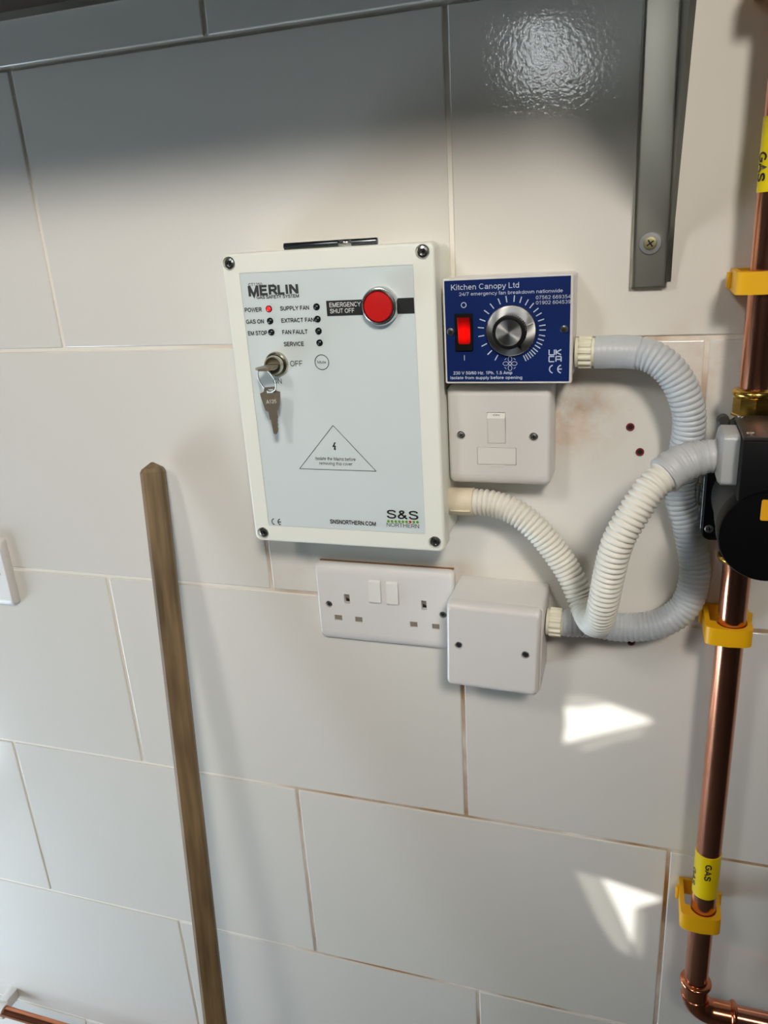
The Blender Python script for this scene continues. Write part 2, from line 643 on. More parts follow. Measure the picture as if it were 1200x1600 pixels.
M['print_white'] = mat('white_print', (228, 230, 228), .5, var=.02)
M['strip'] = mat('black_strip_print', (36, 38, 40), .45, var=.05)
M['green'] = mat('green_print', (96, 160, 30), .5, var=.02)
M['redprint'] = mat('red_print', (196, 30, 46), .5, var=.02)
M['red'] = mat('red_button_plastic', (204, 26, 24), .35, var=.04, scale=30)
M['led_red'] = mat('lit_red_lamp', (230, 30, 36), .25, var=.02, emit=(255, 24, 30), estr=1.6)
M['led_off'] = mat('dark_lamp_lens', (34, 42, 40), .18, var=.1, scale=400)
M['rocker_red'] = mat('lit_red_rocker', (150, 10, 8), .25, var=.05, scale=200, emit=(255, 8, 4), estr=.4)
M['black'] = mat('black_plastic', (8, 8, 9), .55, var=.1, scale=80, spec=.2)
M['black_gloss'] = mat('black_enamel', (5, 5, 6), .45, var=.1, scale=40, spec=.2)
M['brown_black'] = mat('dark_brown_painted_steel', (48, 40, 37), .4, var=.12, scale=60)
M['drum'] = mat('dark_grey_coil_casing', (50, 48, 46), .5, var=.1, scale=40)
M['chrome'] = mat('bright_plated_steel', (205, 208, 208), .22, 1, var=.06, scale=200)
M['zinc'] = mat('dull_zinc_screw', (165, 166, 162), .35, 1, var=.15, scale=300)
M['nickel'] = mat('nickel_lock_metal', (196, 190, 172), .22, 1, var=.1, scale=120)
M['keymetal'] = mat('worn_key_metal', (160, 150, 132), .42, .75, var=.15, scale=150)
M['brushed'] = mat('spun_aluminium', (215, 215, 213), .3, 1, aniso=.85, var=.02, scale=60)
M['stainless'] = mat('folded_stainless_steel', (196, 193, 180), .3, 1, var=.08, scale=18, bump=.08, bscale=160)
M['brass'] = mat('brass_fitting', (214, 176, 84), .22, 1, var=.1, scale=80)
M['copper'] = mat('copper_pipe', (216, 150, 120), .19, 1, var=.16, scale=30, bump=.06, bscale=60)
M['copper2'] = mat('copper_fitting', (222, 142, 104), .18, 1, var=.12, scale=60)
M['yellow'] = mat('yellow_clip_plastic', (242, 180, 6), .45, var=.05, scale=60)
M['gas_tape'] = mat('yellow_gas_tape', (238, 208, 6), .32, var=.06, scale=60)
M['amber'] = mat('amber_label', (240, 172, 30), .4, var=.03)
M['hexbar'] = mat('dark_grey_steel_bar', (96, 102, 106), .28, 1, var=.12, scale=120)
M['plug'] = mat('red_wall_plug', (120, 30, 42), .5, var=.2, scale=300)
M['hole'] = mat('dark_hole', (26, 18, 16), .8, var=.2, scale=300)
M['pinhole'] = mat('shutter_in_pin_hole', (138, 128, 116), .6, var=.15, scale=400)
M['rust'] = mat('rusty_stain_line', (148, 98, 62), .8, var=.3, scale=200)
M['shelf'] = mat('dark_shelf_board', (62, 52, 42), .45, var=.2, scale=12)
M['washer'] = mat('dull_grey_washer', (140, 142, 142), .5, .6, var=.08, scale=200)
M['passivated'] = mat('dull_olive_screw', (150, 144, 108), .5, .7, var=.12, scale=300)
M['keyring'] = mat('plain_steel_wire', (150, 150, 146), .35, 1, var=.1, scale=200)
M['sealant'] = mat('grey_white_sealant', (200, 196, 182), .6, var=.1, scale=60)


def wood_material():
    m = bpy.data.materials.new('weathered_brown_wood')
    m.use_nodes = True
    nt = m.node_tree
    N, L = nt.nodes, nt.links
    b = N['Principled BSDF']
    b.inputs['Roughness'].default_value = .62
    tc = N.new('ShaderNodeTexCoord')
    mp = N.new('ShaderNodeMapping')
    mp.inputs['Scale'].default_value = (90, 90, 7)
    L.new(tc.outputs['Object'], mp.inputs[0])
    n = N.new('ShaderNodeTexNoise')
    n.inputs['Scale'].default_value = 1.6
    n.inputs['Detail'].default_value = 8
    L.new(mp.outputs[0], n.inputs['Vector'])
    n2 = N.new('ShaderNodeTexNoise')
    n2.inputs['Scale'].default_value = 9
    n2.inputs['Detail'].default_value = 3
    L.new(tc.outputs['Object'], n2.inputs['Vector'])
    ad = N.new('ShaderNodeMath')
    ad.operation = 'MULTIPLY_ADD'
    ad.inputs[1].default_value = .6
    L.new(n.outputs['Fac'], ad.inputs[0])
    m2 = N.new('ShaderNodeMath')
    m2.operation = 'MULTIPLY'
    m2.inputs[1].default_value = .4
    L.new(n2.outputs['Fac'], m2.inputs[0])
    L.new(m2.outputs[0], ad.inputs[2])
    cr = N.new('ShaderNodeValToRGB')
    cr.color_ramp.elements[0].position = .3
    cr.color_ramp.elements[0].color = (*lin((78, 62, 38)), 1)
    cr.color_ramp.elements[1].position = .7
    cr.color_ramp.elements[1].color = (*lin((150, 125, 90)), 1)
    L.new(ad.outputs[0], cr.inputs[0])
    L.new(cr.outputs[0], b.inputs['Base Color'])
    bp = N.new('ShaderNodeBump')
    bp.inputs['Strength'].default_value = .35
    bp.inputs['Distance'].default_value = .001
    L.new(n.outputs['Fac'], bp.inputs['Height'])
    L.new(bp.outputs[0], b.inputs['Normal'])
    return m


M['wood'] = wood_material()


def emitter(name, rgb, strength):
    m = bpy.data.materials.new(name)
    m.use_nodes = True
    b = m.node_tree.nodes['Principled BSDF']
    b.inputs['Base Color'].default_value = (.8, .8, .8, 1)
    b.inputs['Emission Color'].default_value = (*rgb, 1)
    b.inputs['Emission Strength'].default_value = strength
    return m


# ------------------------------------------------------------------ the room
XL, XR, YR, ZC = -1.6, 2.0, 3.0, 2.55     # left, right, depth of the rear wall, ceiling height


def struct(name, bm, m, parent=None, smooth=0):
    o = finish(name, bm, m, parent, smooth, loc=None if parent else (0, 0, 0))
    if parent is None:
        o['kind'] = 'structure'
    return o


struct('floor', box(bmesh.new(), XL, XR, -.1, YR, -.1, 0), M['floor'])
struct('ceiling', box(bmesh.new(), XL, XR, -.1, YR, ZC, ZC + .1), M['ceiling'])
wall = struct('wall_front', box(bmesh.new(), XL, XR, -.12, -.0016, 0, ZC), M['grout'])
struct('wall_right', box(bmesh.new(), XR, XR + .1, -.1, YR, 0, ZC), M['plaster'])


def wall_with_hole(name, plane, a0, a1, z0, z1):
    """wall at x = XL (plane 'x') or depth YR (plane 'y') with one opening"""
    bm = bmesh.new()
    lo, hi = (-.1, YR) if plane == 'x' else (XL, XR)
    for p, q, r, s in ((lo, a0, 0, ZC), (a1, hi, 0, ZC), (a0, a1, 0, z0), (a0, a1, z1, ZC)):
        if plane == 'x':
            box(bm, XL - .1, XL, p, q, r, s)
        else:
            box(bm, p, q, YR, YR + .1, r, s)
    return struct(name, bm, M['plaster'])


wall_with_hole('wall_left', 'x', .08, .80, .02, .85)
wall_with_hole('wall_rear', 'y', -.55, .15, 1.36, 2.40)

# added, unseen window light in the left wall: frame, mullion, two glowing panes
w1 = bpy.data.objects.new('added_window_1', None)
COL.objects.link(w1)
w1.location = (XL, -.44, .02)
WLOC['added_window_1'] = Vector(w1.location)
w1['kind'] = 'structure'
bm = bmesh.new()
for d0, d1, z0, z1 in ((.08, .12, .02, .85), (.76, .80, .02, .85), (.12, .76, .02, .07), (.12, .76, .80, .85), (.42, .46, .07, .80)):
    box(bm, XL - .08, XL - .01, d0, d1, z0, z1)
finish('window_frame', bm, M['white'], w1, 0)
glow_l = emitter('added_glow_pane', (.70, .85, 1.0), WINDOW_POWER)
for d0, d1 in ((.12, .42), (.46, .76)):
    finish('pane', box(bmesh.new(), XL - .05, XL - .045, d0, d1, .07, .80), glow_l, w1, 0)

# added, unseen rear window: frame, sheet cut to shape sun wedges, glowing panes above
w2 = bpy.data.objects.new('added_window_2', None)
COL.objects.link(w2)
w2.location = (-.2, -YR, 1.36)
WLOC['added_window_2'] = Vector(w2.location)
w2['kind'] = 'structure'
bm = bmesh.new()
for x0, x1, z0, z1 in ((-.55, -.51, 1.36, 2.40), (.11, .15, 1.36, 2.40), (-.51, .11, 1.36, 1.40), (-.51, .11, 2.36, 2.40), (-.51, .11, 1.975, 2.0), (-.16, -.13, 2.0, 2.36)):
    box(bm, x0, x1, YR + .02, YR + .09, z0, z1)
finish('window_frame', bm, M['white'], w2, 0)
glow_r = emitter('bright_pane', (.95, .98, 1.0), REAR_POWER)
glow_d = emitter('dull_pane', (.9, .95, 1.0), REAR_POWER * .012)
for x0, x1, z0, z1, m_ in ((-.43, -.30, 2.0, 2.26, glow_r), (-.30, -.16, 2.0, 2.10, glow_r), (-.30, -.16, 2.10, 2.26, glow_d), (-.51, -.43, 2.0, 2.26, glow_d), (-.51, -.16, 2.26, 2.36, glow_d), (-.13, .11, 2.0, 2.36, glow_d)):
    finish('pane', box(bmesh.new(), x0, x1, YR + .05, YR + .055, z0, z1), m_, w2, 0)
sun_mask = finish('sun_mask', box(bmesh.new(), -.51, .11, YR + .04, YR + .042, 1.40, 1.975), M['plaster'], w2, 0)  # added unseen sheet; its gaps shape the bright wedges on the tiles


def gap(pix):
    k = (YR + .041) / SUN.y
    pts = []
    for px, py in pix:
        p = U(px, py)
        pts.append((p.x - SUN.x * k, p.z - SUN.z * k))
    return prism(bmesh.new(), pts, YR + .03, YR + .05)


G1 = [(882, 1103), (905, 1106), (950, 1099), (1024, 1127), (880, 1162), (885, 1130)]
G2 = [(940, 1372), (1038, 1405), (993, 1419), (989, 1478), (966, 1425)]
# see-through patches added beside the gaps, shaping faint edges of the sun wedges
THIN = [[(884, 1086), (925, 1088), (985, 1104), (1020, 1121), (951, 1096), (905, 1103), (884, 1100)],
        [(900, 1166), (1008, 1136), (1003, 1150), (965, 1158), (915, 1175)],
        [(899, 1361), (936, 1371), (963, 1427), (987, 1482), (985, 1494), (962, 1482), (935, 1440)],
        [(996, 1422), (1006, 1420), (1006, 1470), (1000, 1503), (992, 1482)]]
cut(sun_mask, [gap(g_) for g_ in [G1, G2] + THIN])
thin = bpy.data.materials.new('faint_light_film')
thin.use_nodes = True
tb_ = thin.node_tree.nodes.new('ShaderNodeBsdfTransparent')
tb_.inputs[0].default_value = (.22, .22, .21, 1)
thin.node_tree.links.new(tb_.outputs[0], thin.node_tree.nodes['Material Output'].inputs[0])
for g_ in THIN:
    k_ = (YR + .041) / SUN.y
    bm = bmesh.new()
    bm.faces.new([bm.verts.new((U(x, y).x - SUN.x * k_, -(YR + .041), U(x, y).z - SUN.z * k_)) for x, y in g_])
    finish('faint_light_patch', bm, thin, sun_mask, 0)

# two unseen lamps added behind the camera to light the wall
def globe(label, x, d, z, power, rgb, r=.14):
    lamp = thing('added_globe_light', label, 'pendant lamp', (x, -d, z), 'added globe lamps')
    pr = [(r * math.sin(math.pi * i / 16), -r * math.cos(math.pi * i / 16)) for i in range(1, 16)]
    finish('globe', lathe(bmesh.new(), pr, (x, -d, z), (0, 0, 1), n=32), emitter('lit_opal_glass', rgb, power), lamp)
    finish('fitter', lathe(bmesh.new(), [(.045, 0), (.045, .03), (.02, .045)], (x, -d, z + r - .008), (0, 0, 1), n=24), M['white'], lamp)
    finish('stem', lathe(bmesh.new(), [(.006, 0), (.006, ZC - z - r - .034)], (x, -d, z + r + .034), (0, 0, 1), n=12), M['zinc'], lamp)


def added_spot_lamp(label, loc, aim, power, rgb, r=.13):
    """added, unseen ceiling spot lamp: open round housing aimed at the wall, arm, ceiling rose"""
    loc, aim = Vector(loc), Vector(aim)
    ax = (aim - loc).normalized()
    t = thing('added_spot_lamp', label, 'spot lamp', loc)
    q = loc - ax * .02
    finish('housing', lathe(bmesh.new(), [(r + .020, .02), (r + .024, .02), (r + .024, -.03), (r * .7, -.14), (.03, -.16), (.026, -.15), (r * .66, -.13), (r + .020, -.03), (r + .020, .02)], q, ax, n=40, cap0=False, cap1=False), M['white'], t)
    top = q - ax * .15
    finish('arm', sweep(bmesh.new(), [top, Vector((top.x, top.y, top.z + .01)), Vector((top.x, top.y, ZC - .012))], .008, 10), M['zinc'], t)
    finish('ceiling_rose', lathe(bmesh.new(), [(.05, 0), (.05, .008), (.03, .013)], (top.x, top.y, ZC - .0005), (0, 0, -1), n=24), M['white'], t)
    li = bpy.data.lights.new('added_spot_light', 'SPOT')
    li.energy = power
    li.color = rgb
    li.shadow_soft_size = r
    li.spot_size = math.radians(57)
    li.spot_blend = 1.0
    lo_ = bpy.data.objects.new('added_spot_light', li)
    COL.objects.link(lo_)
    lo_.parent = t
    lo_.rotation_euler = ax.to_track_quat('-Z', 'Y').to_euler()


added_spot_lamp('added white spot lamp under the ceiling, aimed at the tiled wall', (.55, -1.60, 2.33), (-.42, 0, 1.38), LAMP_POWER, (1.0, .93, .845), .15)  # added lamp; direction read off cast shadows, cone narrowed for falloff
globe('added opal globe lamp hung from the ceiling, on the side of the wooden stick', -.50, 1.30, 2.25, LAMP2_POWER, (1.0, .965, .91), .14)  # added to brighten the left side of the wall

# ------------------------------------------------------------------ wall tiles, one by one
TW, TH = .404, .252
TG = .0019          # half joint


def tile_mesh():
    bm = bmesh.new()
    w, h = TW / 2 - TG, TH / 2 - TG
    plate(bm, -w, w, -h, h, -.008, 0, .0012, .0011, n=2, es=3)
    bmesh.ops.recalc_face_normals(bm, faces=bm.faces)
    me = bpy.data.meshes.new('tile')
    bm.to_mesh(me)
    bm.free()
    for p in me.polygons:
        p.use_smooth = True
    me.set_sharp_from_angle(angle=math.radians(50))
    for p in me.polygons:
        if p.loop_total > 4:
            p.use_smooth = False
    me.materials.append(M['tile'])
    return me


TM = tile_mesh()
JOINT = {-1: -.2613, 0: -.463, 1: -.2615, 2: -.4656, 3: -.2605, 4: -.4585}
for row in range(-4, 7):
    j0 = JOINT.get(row, -.2605 if row % 2 else -.462)
    zc = Z0 - row * TH - TH / 2
    if zc - TH / 2 < 0 or zc + TH / 2 > ZC:
        continue
    for k in range(-4, 5):
        xc = j0 + (k + .5) * TW
        if xc - TW / 2 < XL or xc + TW / 2 > XR:
            continue
        t = bpy.data.objects.new('tile', TM)
        COL.objects.link(t)
        t.parent = wall
        t.location = (xc, 0, zc)
        t.rotation_euler = (random.uniform(-.0008, .0008), 0, random.uniform(-.0006, .0006))

# ------------------------------------------------------------------ shelf and its bracket
SH_Z, SH_D, SH_X0, SH_X1 = Z0 + .0425, .28, -1.15, .118
shelf = thing('wall_shelf', 'dark wall shelf above the white control box, with a thin steel edge', 'shelf', (-.5, 0, SH_Z))
finish('board', box(bmesh.new(), SH_X0, SH_X1, .001, SH_D, SH_Z, SH_Z + .02, .001), M['shelf'], shelf)
finish('edge_strip', box(bmesh.new(), SH_X0, SH_X1, SH_D, SH_D + .0015, SH_Z - .006, SH_Z + .03), M['stainless'], shelf)
finish('back_strip', box(bmesh.new(), SH_X0, .08, .0002, .0015, SH_Z - .006, SH_Z), M['stainless'], shelf)

bx0, bx1 = .0830, .1105
bz0, bz1 = Z0 - .2125, SH_Z - .0005
brk = thing('shelf_bracket', 'folded stainless steel shelf bracket screwed to the tiles', 'bracket', ((bx0 + bx1) / 2, 0, bz0))
bm = bmesh.new()
prof = []            # cross-section of the channel (x, depth): small lip left, web
t = .0015
outer = [(bx0, .0005), (bx0, .0045)]
for i in range(7):
    a = math.pi - i / 6 * math.pi / 2
    outer.append((bx0 + .004 + .004 * math.cos(a), .0045 + .004 * math.sin(a) * .6))
outer += [(bx1 - .004, .0069), (bx1 - .002, .0075)]
inner = [(bx1 - .002, .0055), (bx1 - .004, .0052), (bx0 + .005, .0052), (bx0 + .002, .004), (bx0 + .0016, .0005)]
sec = outer + inner
lo = [[(x, -d, z) for x, d in sec] for z in (bz0 + .001, bz0 + .012, bz1)]
loft(bm, lo)
web = finish('web_plate', bm, M['stainless'], brk)
# gusset flange: deepens towards the shelf
bm = bmesh.new()
g = []
for z, d in ((bz0 + .004, .010), (bz0 + .02, .0125), (bz0 + .05, .022), (Z0 - .06, .140), (bz1 - .03, .235), (bz1, .245)):
    g.append([(bx1 - .0018, -.0008, z), (bx1, -.0008, z), (bx1 + .0004, -(d - .002), z), (bx1 + .002, -d, z), (bx1 - .0012, -d, z), (bx1 - .0018, -(d - .003), z)])
loft(bm, g)
finish('gusset_flange', bm, M['stainless'], brk)
finish('shelf_arm', box(bmesh.new(), bx0, bx1, .008, .245, bz1 - .002, bz1), M['stainless'], brk)


def screw(parent, x, z, d, r, m=None, dome=.45, slot=.55, rot=20., h=None, name='screw'):
    bm = bmesh.new()
    h = h or r * .45
    lathe(bm, [(r, 0), (r, h * .5), (r * .86, h * .85), (r * .5, h), (r * .1, h * 1.02)], (x, -d, z), n=20)
    s = finish(name, bm, m or M['zinc'], parent)
    bm = bmesh.new()
    for a in (rot, rot + 90):
        ca, sa = math.cos(math.radians(a)), math.sin(math.radians(a))
        for sg in (1,):
            p = [(x + ca * u - sa * v, z + sa * u + ca * v) for u, v in ((-slot * r, -.11 * r), (slot * r, -.11 * r), (slot * r, .11 * r), (-slot * r, .11 * r))]
            prism(bm, p, d + h * .6, d + h * 1.06)
    finish('slot', bm, M['hole'], s, 0)
    return s


p = U(1016, 380, .008)
bm = lathe(bmesh.new(), [(.0082, 0), (.0082, .0011), (.0078, .0016), (.0052, .0018)], (p.x, -.0072, p.z), n=36)
ws = finish('washer', bm, M['washer'], brk)
screw(brk, p.x, p.z, .0088, .0050, M['passivated'], slot=.6, rot=35, h=.0012)

# ------------------------------------------------------------------ white gas control panel
PX0, PX1, PZ0, PZ1, PD = -.2390, -.0588, Z0 - .4215, Z0 - .1685, .062
gp = thing('gas_control_panel', 'cream white gas safety control box with pale grey front, red button and keys', 'control panel', ((PX0 + PX1) / 2, 0, PZ0))
finish('back_box', plate(bmesh.new(), PX0 + .0025, PX1 - .0028, PZ0 + .0025, PZ1 - .0025, 0.0003, .046, .006, .001), M['case'], gp)
lid = finish('lid', plate(bmesh.new(), PX0, PX1, PZ0, PZ1, .0445, PD, .0055, .0022, es=4), M['case'], gp)
scr = [(357.6, 412), (660, 393.5), (411, 833), (679.4, 847.6)]
sp = [U(x, y, PD) for x, y in scr]
mx0, mx1, mz0, mz1 = -.2240, -.0757, Z0 - .4060, Z0 - .1842
cut(lid, [cylcut(q.x, q.z, .0056, PD - .004, PD + .01) for q in sp] + [boxcut(mx0, mx1, mz0, mz1, PD - .0009, PD + .01)])
for i, q in enumerate(sp):
    bm = lathe(bmesh.new(), [(.0046, 0), (.0046, .0022), (.0042, .0032), (.0026, .0036), (.0024, .0020), (.0003, .0018)], (q.x, -(PD - .004), q.z), n=24)
    s = finish('lid_screw', bm, M['chrome'], gp)
    bm = bmesh.new()
    for k in range(3):
        a = math.radians(60 * k + 20 * i)
        c, sn = math.cos(a), math.sin(a)
        prism(bm, [(q.x + c * u - sn * v, q.z + sn * u + c * v) for u, v in ((-.0021, -.0004), (.0021, -.0004), (.0021, .0004), (-.0021, .0004))], PD - .0021, PD - .0017)
    finish('drive_recess', bm, M['hole'], s, 0)
md = PD - .0003
mem = finish('front_membrane', plate(bmesh.new(), mx0 + .0003, mx1 - .0003, mz0 + .0003, mz1 - .0003, PD - .0009, md, .0008, .0001, n=2, es=1), M['membrane'], gp)
K = M['print_black']
text_px('CT1250', (388.5, 447.5), (410, 446), 4.6, md, M['print_grey'], mem, bold=.01)
text_px('M', (389, 463.5), (405.5, 462.5), 16.5, md, M['print_grey'], mem, bold=.035)
text_px('ERLIN', (406.5, 460.8), (467, 458.6), 14.5, md, M['print_grey'], mem, bold=.035)
text_px('GAS SAFETY SYSTEM', (401.5, 467.3), (467.5, 464.6), 5.0, md, K, mem, bold=.02)
for s, a, b in (('POWER', (383, 487.6), (409.6, 486.8)), ('GAS ON', (385, 506), (413, 505.2)), ('EM STOP', (388, 524.2), (418, 523)),
                ('SUPPLY FAN', (438, 485.2), (483.4, 484)), ('EXTRACT FAN', (440, 504), (491.5, 502.8)), ('FAN FAULT', (441.5, 522.2), (481, 521.4)), ('SERVICE', (443.8, 541), (475, 540.2))):
    text_px(s, a, b, 6.4, md, K, mem, bold=.022)
text_px('OFF', (454, 573), (473, 571.6), 8.8, md, K, mem)
text_px('ON', (427.5, 600), (440.5, 599.2), 8.4, md, K, mem)
text_px('Mute', (496.4, 568.4), (509.7, 567.6), 4.6, md, K, mem)
c = U(503, 566, md)
finish('mute_button_outline', ring(bmesh.new(), c.x, c.z, .0061, .0006, md + .0002, 40), K, mem, 0)
# warning triangle
T = [U(x, y, md) for x, y in ((520.4, 664.6), (468.2, 732.3), (588, 736.2))]
bm = bmesh.new()
for a, b in ((0, 1), (1, 2), (2, 0)):
    stroke(bm, (T[a].x, T[a].z), (T[b].x, T[b].z), .0005, md + .0002)
finish('warning_triangle', bm, K, mem, 0)
c = U(522.7, 697.5, md)
bm = bmesh.new()
bm.faces.new([bm.verts.new((c.x + x * .001, -(md + .0002), c.z + z * .001)) for x, z in ((.2, 3.6), (-2.1, -.5), (-.3, -.5), (-.6, -2.0), (-1.2, -2.0), (.5, -3.7), (1.4, -1.6), (.7, -1.8), (1.5, .7), (.1, .7), (1.6, 3.6))])
finish('lightning_mark', bm, K, mem, 0)
text_px('Isolate the Mains before', (492.8, 719.4), (555.9, 719.4), 5.2, md, K, mem, shear=.2)
text_px('removing this cover', (499, 726.6), (551, 727), 5.2, md, K, mem, shear=.2)
text_px('SNSNORTHERN.COM', (516, 818), (587.7, 821.3), 6.2, md, K, mem, bold=.025)
text_px('S&S', (604.6, 810), (654, 811.5), 13, md, K, mem, bold=.012)
text_px('NORTHERN', (604.6, 823.2), (655, 824.6), 6.2, md, K, mem)
for i in range(9):
    a = i / 8
    c = U(607 + 45.4 * a, 814.4 + 1.4 * a, md)
    finish('logo_dot', disc(bmesh.new(), c.x, c.z, .00125, md + .0002, 14), M['redprint'] if i == 6 else M['green'], mem, 0)


def ce_mark(parent, x0, z0, h, d, m):
    """CE mark: two arcs and a bar"""
    r = h / 2
    w = h * .13
    bm = bmesh.new()
    ring(bm, x0 + r, z0 + r, r - w / 2, w, d, 20, 100, 260)
    ring(bm, x0 + r + h * .92, z0 + r, r - w / 2, w, d, 20, 100, 260)
    stroke(bm, (x0 + r + h * .92 - r + w / 2, z0 + r), (x0 + r + h * .92 + r * .05, z0 + r), w, d)
    return finish('ce_mark', bm, m, parent, 0)


c = U(425, 820, md)
ce_mark(mem, c.x, c.z, .0066, md + .0002, K)
# black strip behind the emergency button
a, b = U(511.5, 494, md), U(647, 464, md)
finish('emergency_strip', box(bmesh.new(), a.x, b.x - .0002, md, md + .0002, a.z, U(511, 470, md).z), M['strip'], mem, 0)
text_px('EMERGENCY', (515, 480), (564, 478.4), 7, md + .0002, M['print_white'], mem, bold=.008)
text_px('SHUT OFF', (516, 489.6), (554, 488.4), 7, md + .0002, M['print_white'], mem, bold=.008)
# emergency button
c = U(596, 477.6, md)
bm = lathe(bmesh.new(), [(.0148, 0), (.0150, .0015), (.0148, .006), (.0140, .0072), (.0133, .0074), (.0130, .0090), (.0122, .0096), (.0118, .0085), (.0116, .004)], (c.x, -md, c.z), n=56, cap1=False)
btn = finish('button_collar', bm, M['chrome'], gp)
finish('red_button', lathe(bmesh.new(), [(.0115, .003), (.0115, .0088), (.0110, .0096), (.006, .0100), (.001, .0101)], (c.x, -md, c.z), n=48), M['red'], btn)
# indicator lamps
for i, (x, y) in enumerate(((420.4, 482.5), (422.3, 501.4), (424.3, 519), (494.8, 479.3), (496.4, 498.4), (498, 517), (499.6, 535.5))):
    c = U(x, y, md)
    bz = finish('indicator_bezel', lathe(bmesh.new(), [(.0027, 0), (.0027, .0008), (.0023, .0012), (.0020, .0008)], (c.x, -md, c.z), n=24, cap1=False), M['black'], gp)
    finish('indicator_lamp', lathe(bmesh.new(), [(.0021, .0002), (.0020, .0009), (.0012, .0016), (.0002, .0018)], (c.x, -md, c.z), n=20), M['led_red'] if i == 0 else M['led_off'], bz)
# key switch
kc = U(433, 568.6, md)
lk = finish('lock_collar', lathe(bmesh.new(), [(.0104, 0), (.0104, .0016), (.0098, .0026), (.0084, .0030), (.0082, .0020)], (kc.x, -md, kc.z), n=40, cap1=False), M['nickel'], gp)
finish('lock_barrel', lathe(bmesh.new(), [(.0080, .0005), (.0080, .0085), (.0074, .0096), (.0068, .0094), (.0064, .0088), (.0003, .0088)], (kc.x, -md, kc.z), n=40), M['nickel'], lk)
finish('keyway', box(bmesh.new(), kc.x - .0045, kc.x + .0045, md + .0086, md + .0091, kc.z - .0011, kc.z + .0011), M['hole'], lk, 0)

KEY = [(-4.2, 0), (4.2, 0), (5.2, -3.4), (8.4, -4.6), (7.6, -11), (5.2, -19.2), (3.8, -20.6), (3.6, -26.6), (2.7, -27.2), (3.0, -29), (2.3, -30.4), (2.8, -32.5), (2.1, -34), (2.5, -36), (1.6, -38.6), (0, -40.2), (-2.0, -39), (-2.6, -27.4), (-3.5, -27), (-3.6, -20.6), (-6.0, -19), (-8.0, -9), (-8.6, -4.6), (-5.2, -3.4)]


def key(label, mtx, letters=False):
    bm = prism(bmesh.new(), [(x * .001, z * .001) for x, z in KEY], -.001, .001)
    bm2 = box(bmesh.new(), -.0030, .0030, -.005, .005, -.0050, -.0016)
    o = finish('key', bm, M['keymetal'], None, 30, loc=(0, 0, 0))
    cut(o, [bm2, box(bmesh.new(), -.0006, .0006, .0006, .005, -.0385, -.0215)])
    if letters:
        text('A125', -.0043, .0043, -.0135, .0032, .0012, M['print_white'], o)
    o.matrix_world = mtx
    o['label'] = label
    o['category'] = 'key'
    o['group'] = 'keys of the control box'
    return o


# inserted key lies flat, its bow towards the room
kt = Vector((kc.x, -(md + .0285), kc.z - .0002))
key('small metal key pushed into the lock of the white control box', Matrix.Translation(kt) @ Matrix(((1, 0, 0), (0, 0, -1), (0, 1, 0))).to_4x4())
hang = U(421, 605, .0790)
key('worn metal key stamped A125 hanging from the split ring', Matrix.Translation(hang) @ Matrix.Rotation(math.radians(12), 4, 'Z') @ Matrix.Rotation(math.radians(-2), 4, 'Y'), True)
rc = (kt + Vector((0, .003, 0)) + hang + Vector((0, 0, -.003))) / 2
rr_ = (kt + Vector((0, .003, 0)) - hang - Vector((0, 0, -.003))).length / 2 + .0004
bm = bmesh.new()
upv = (kt + Vector((0, .003, 0)) - hang - Vector((0, 0, -.003))).normalized()
sd = Vector((1, -.35, 0))
sd = (sd - upv * sd.dot(upv)).normalized()
pts = [rc + (upv * math.cos(a) + sd * math.sin(a) * .85) * rr_ for a in [2 * math.pi * i / 48 for i in range(49)]]
sweep(bm, pts, .00055, 8)
tag(finish('key_ring', bm, M['keyring']), 'thin wire split ring joining the two small keys', 'key ring')

# dark hexagonal bar lying on top of the control box
a, b = U(444, 384, .038), U(590, 376, .032)
a.z = b.z = PZ1 + .0027 - .0002
ax = (b - a)
bm = lathe(bmesh.new(), [(.0026, 0), (.0031, .0008), (.0031, ax.length - .0008), (.0026, ax.length)], a, ax, n=6)
hb = tag(finish('hex_bar', bm, M['hexbar'], None, 20), 'dark grey six-sided steel bar lying on top of the white control box', 'metal bar')
mid = a.lerp(b, .66)
bm = lathe(bmesh.new(), [(.00325, -.0055), (.00325, .0055)], mid, ax, n=6)
finish('silver_mark', bm, M['chrome'], hb, 20)

# ------------------------------------------------------------------ blue fan speed controller
BX0, BX1, BZ0, BZ1, BD = -.0563, .0434, Z0 - .2782, Z0 - .1965, .050
fc = thing('fan_speed_controller', 'blue fan speed controller with round dial and lit red rocker switch', 'controller', ((BX0 + BX1) / 2, 0, BZ0))
finish('case', plate(bmesh.new(), BX0 + .001, BX1 - .0008, BZ0 + .001, BZ1 - .001, .0003, .044, .003, .0008), M['white'], fc)
finish('lid', plate(bmesh.new(), BX0, BX1, BZ0, BZ1, .0425, BD, .0018, .0008), M['white'], fc)
bd = BD + .0006
fp = finish('blue_face_plate', plate(bmesh.new(), BX0 + .0017, BX1 - .0020, BZ0 + .0018, BZ1 - .0016, BD - .0002, bd, .0004, .0002, n=2, es=2), M['blue'], fc)
P_ = M['print_pale']
text_px('Kitchen Canopy Ltd', (705, 453.2), (811, 449.8), 8.6, bd, P_, fp)
text_px('24/7 emergency fan breakdown nationwide', (717, 461.6), (879.4, 457.4), 5.4, bd, P_, fp)
text_px('07562 669354', (837.4, 467.4), (891.6, 466), 5.6, bd, P_, fp)
text_px('01902 604539', (837.4, 475.6), (891.6, 474.2), 5.6, bd, P_, fp)
text_px('230 V 50/60 Hz. 1Ph. 1.5 Amp', (708, 585.2), (800.6, 584.4), 4.6, bd, P_, fp, bold=.02)
text_px('Isolate from supply before opening', (704, 592.2), (816.6, 592.2), 4.6, bd, P_, fp, bold=.015)
c = U(724.6, 476.6, bd)
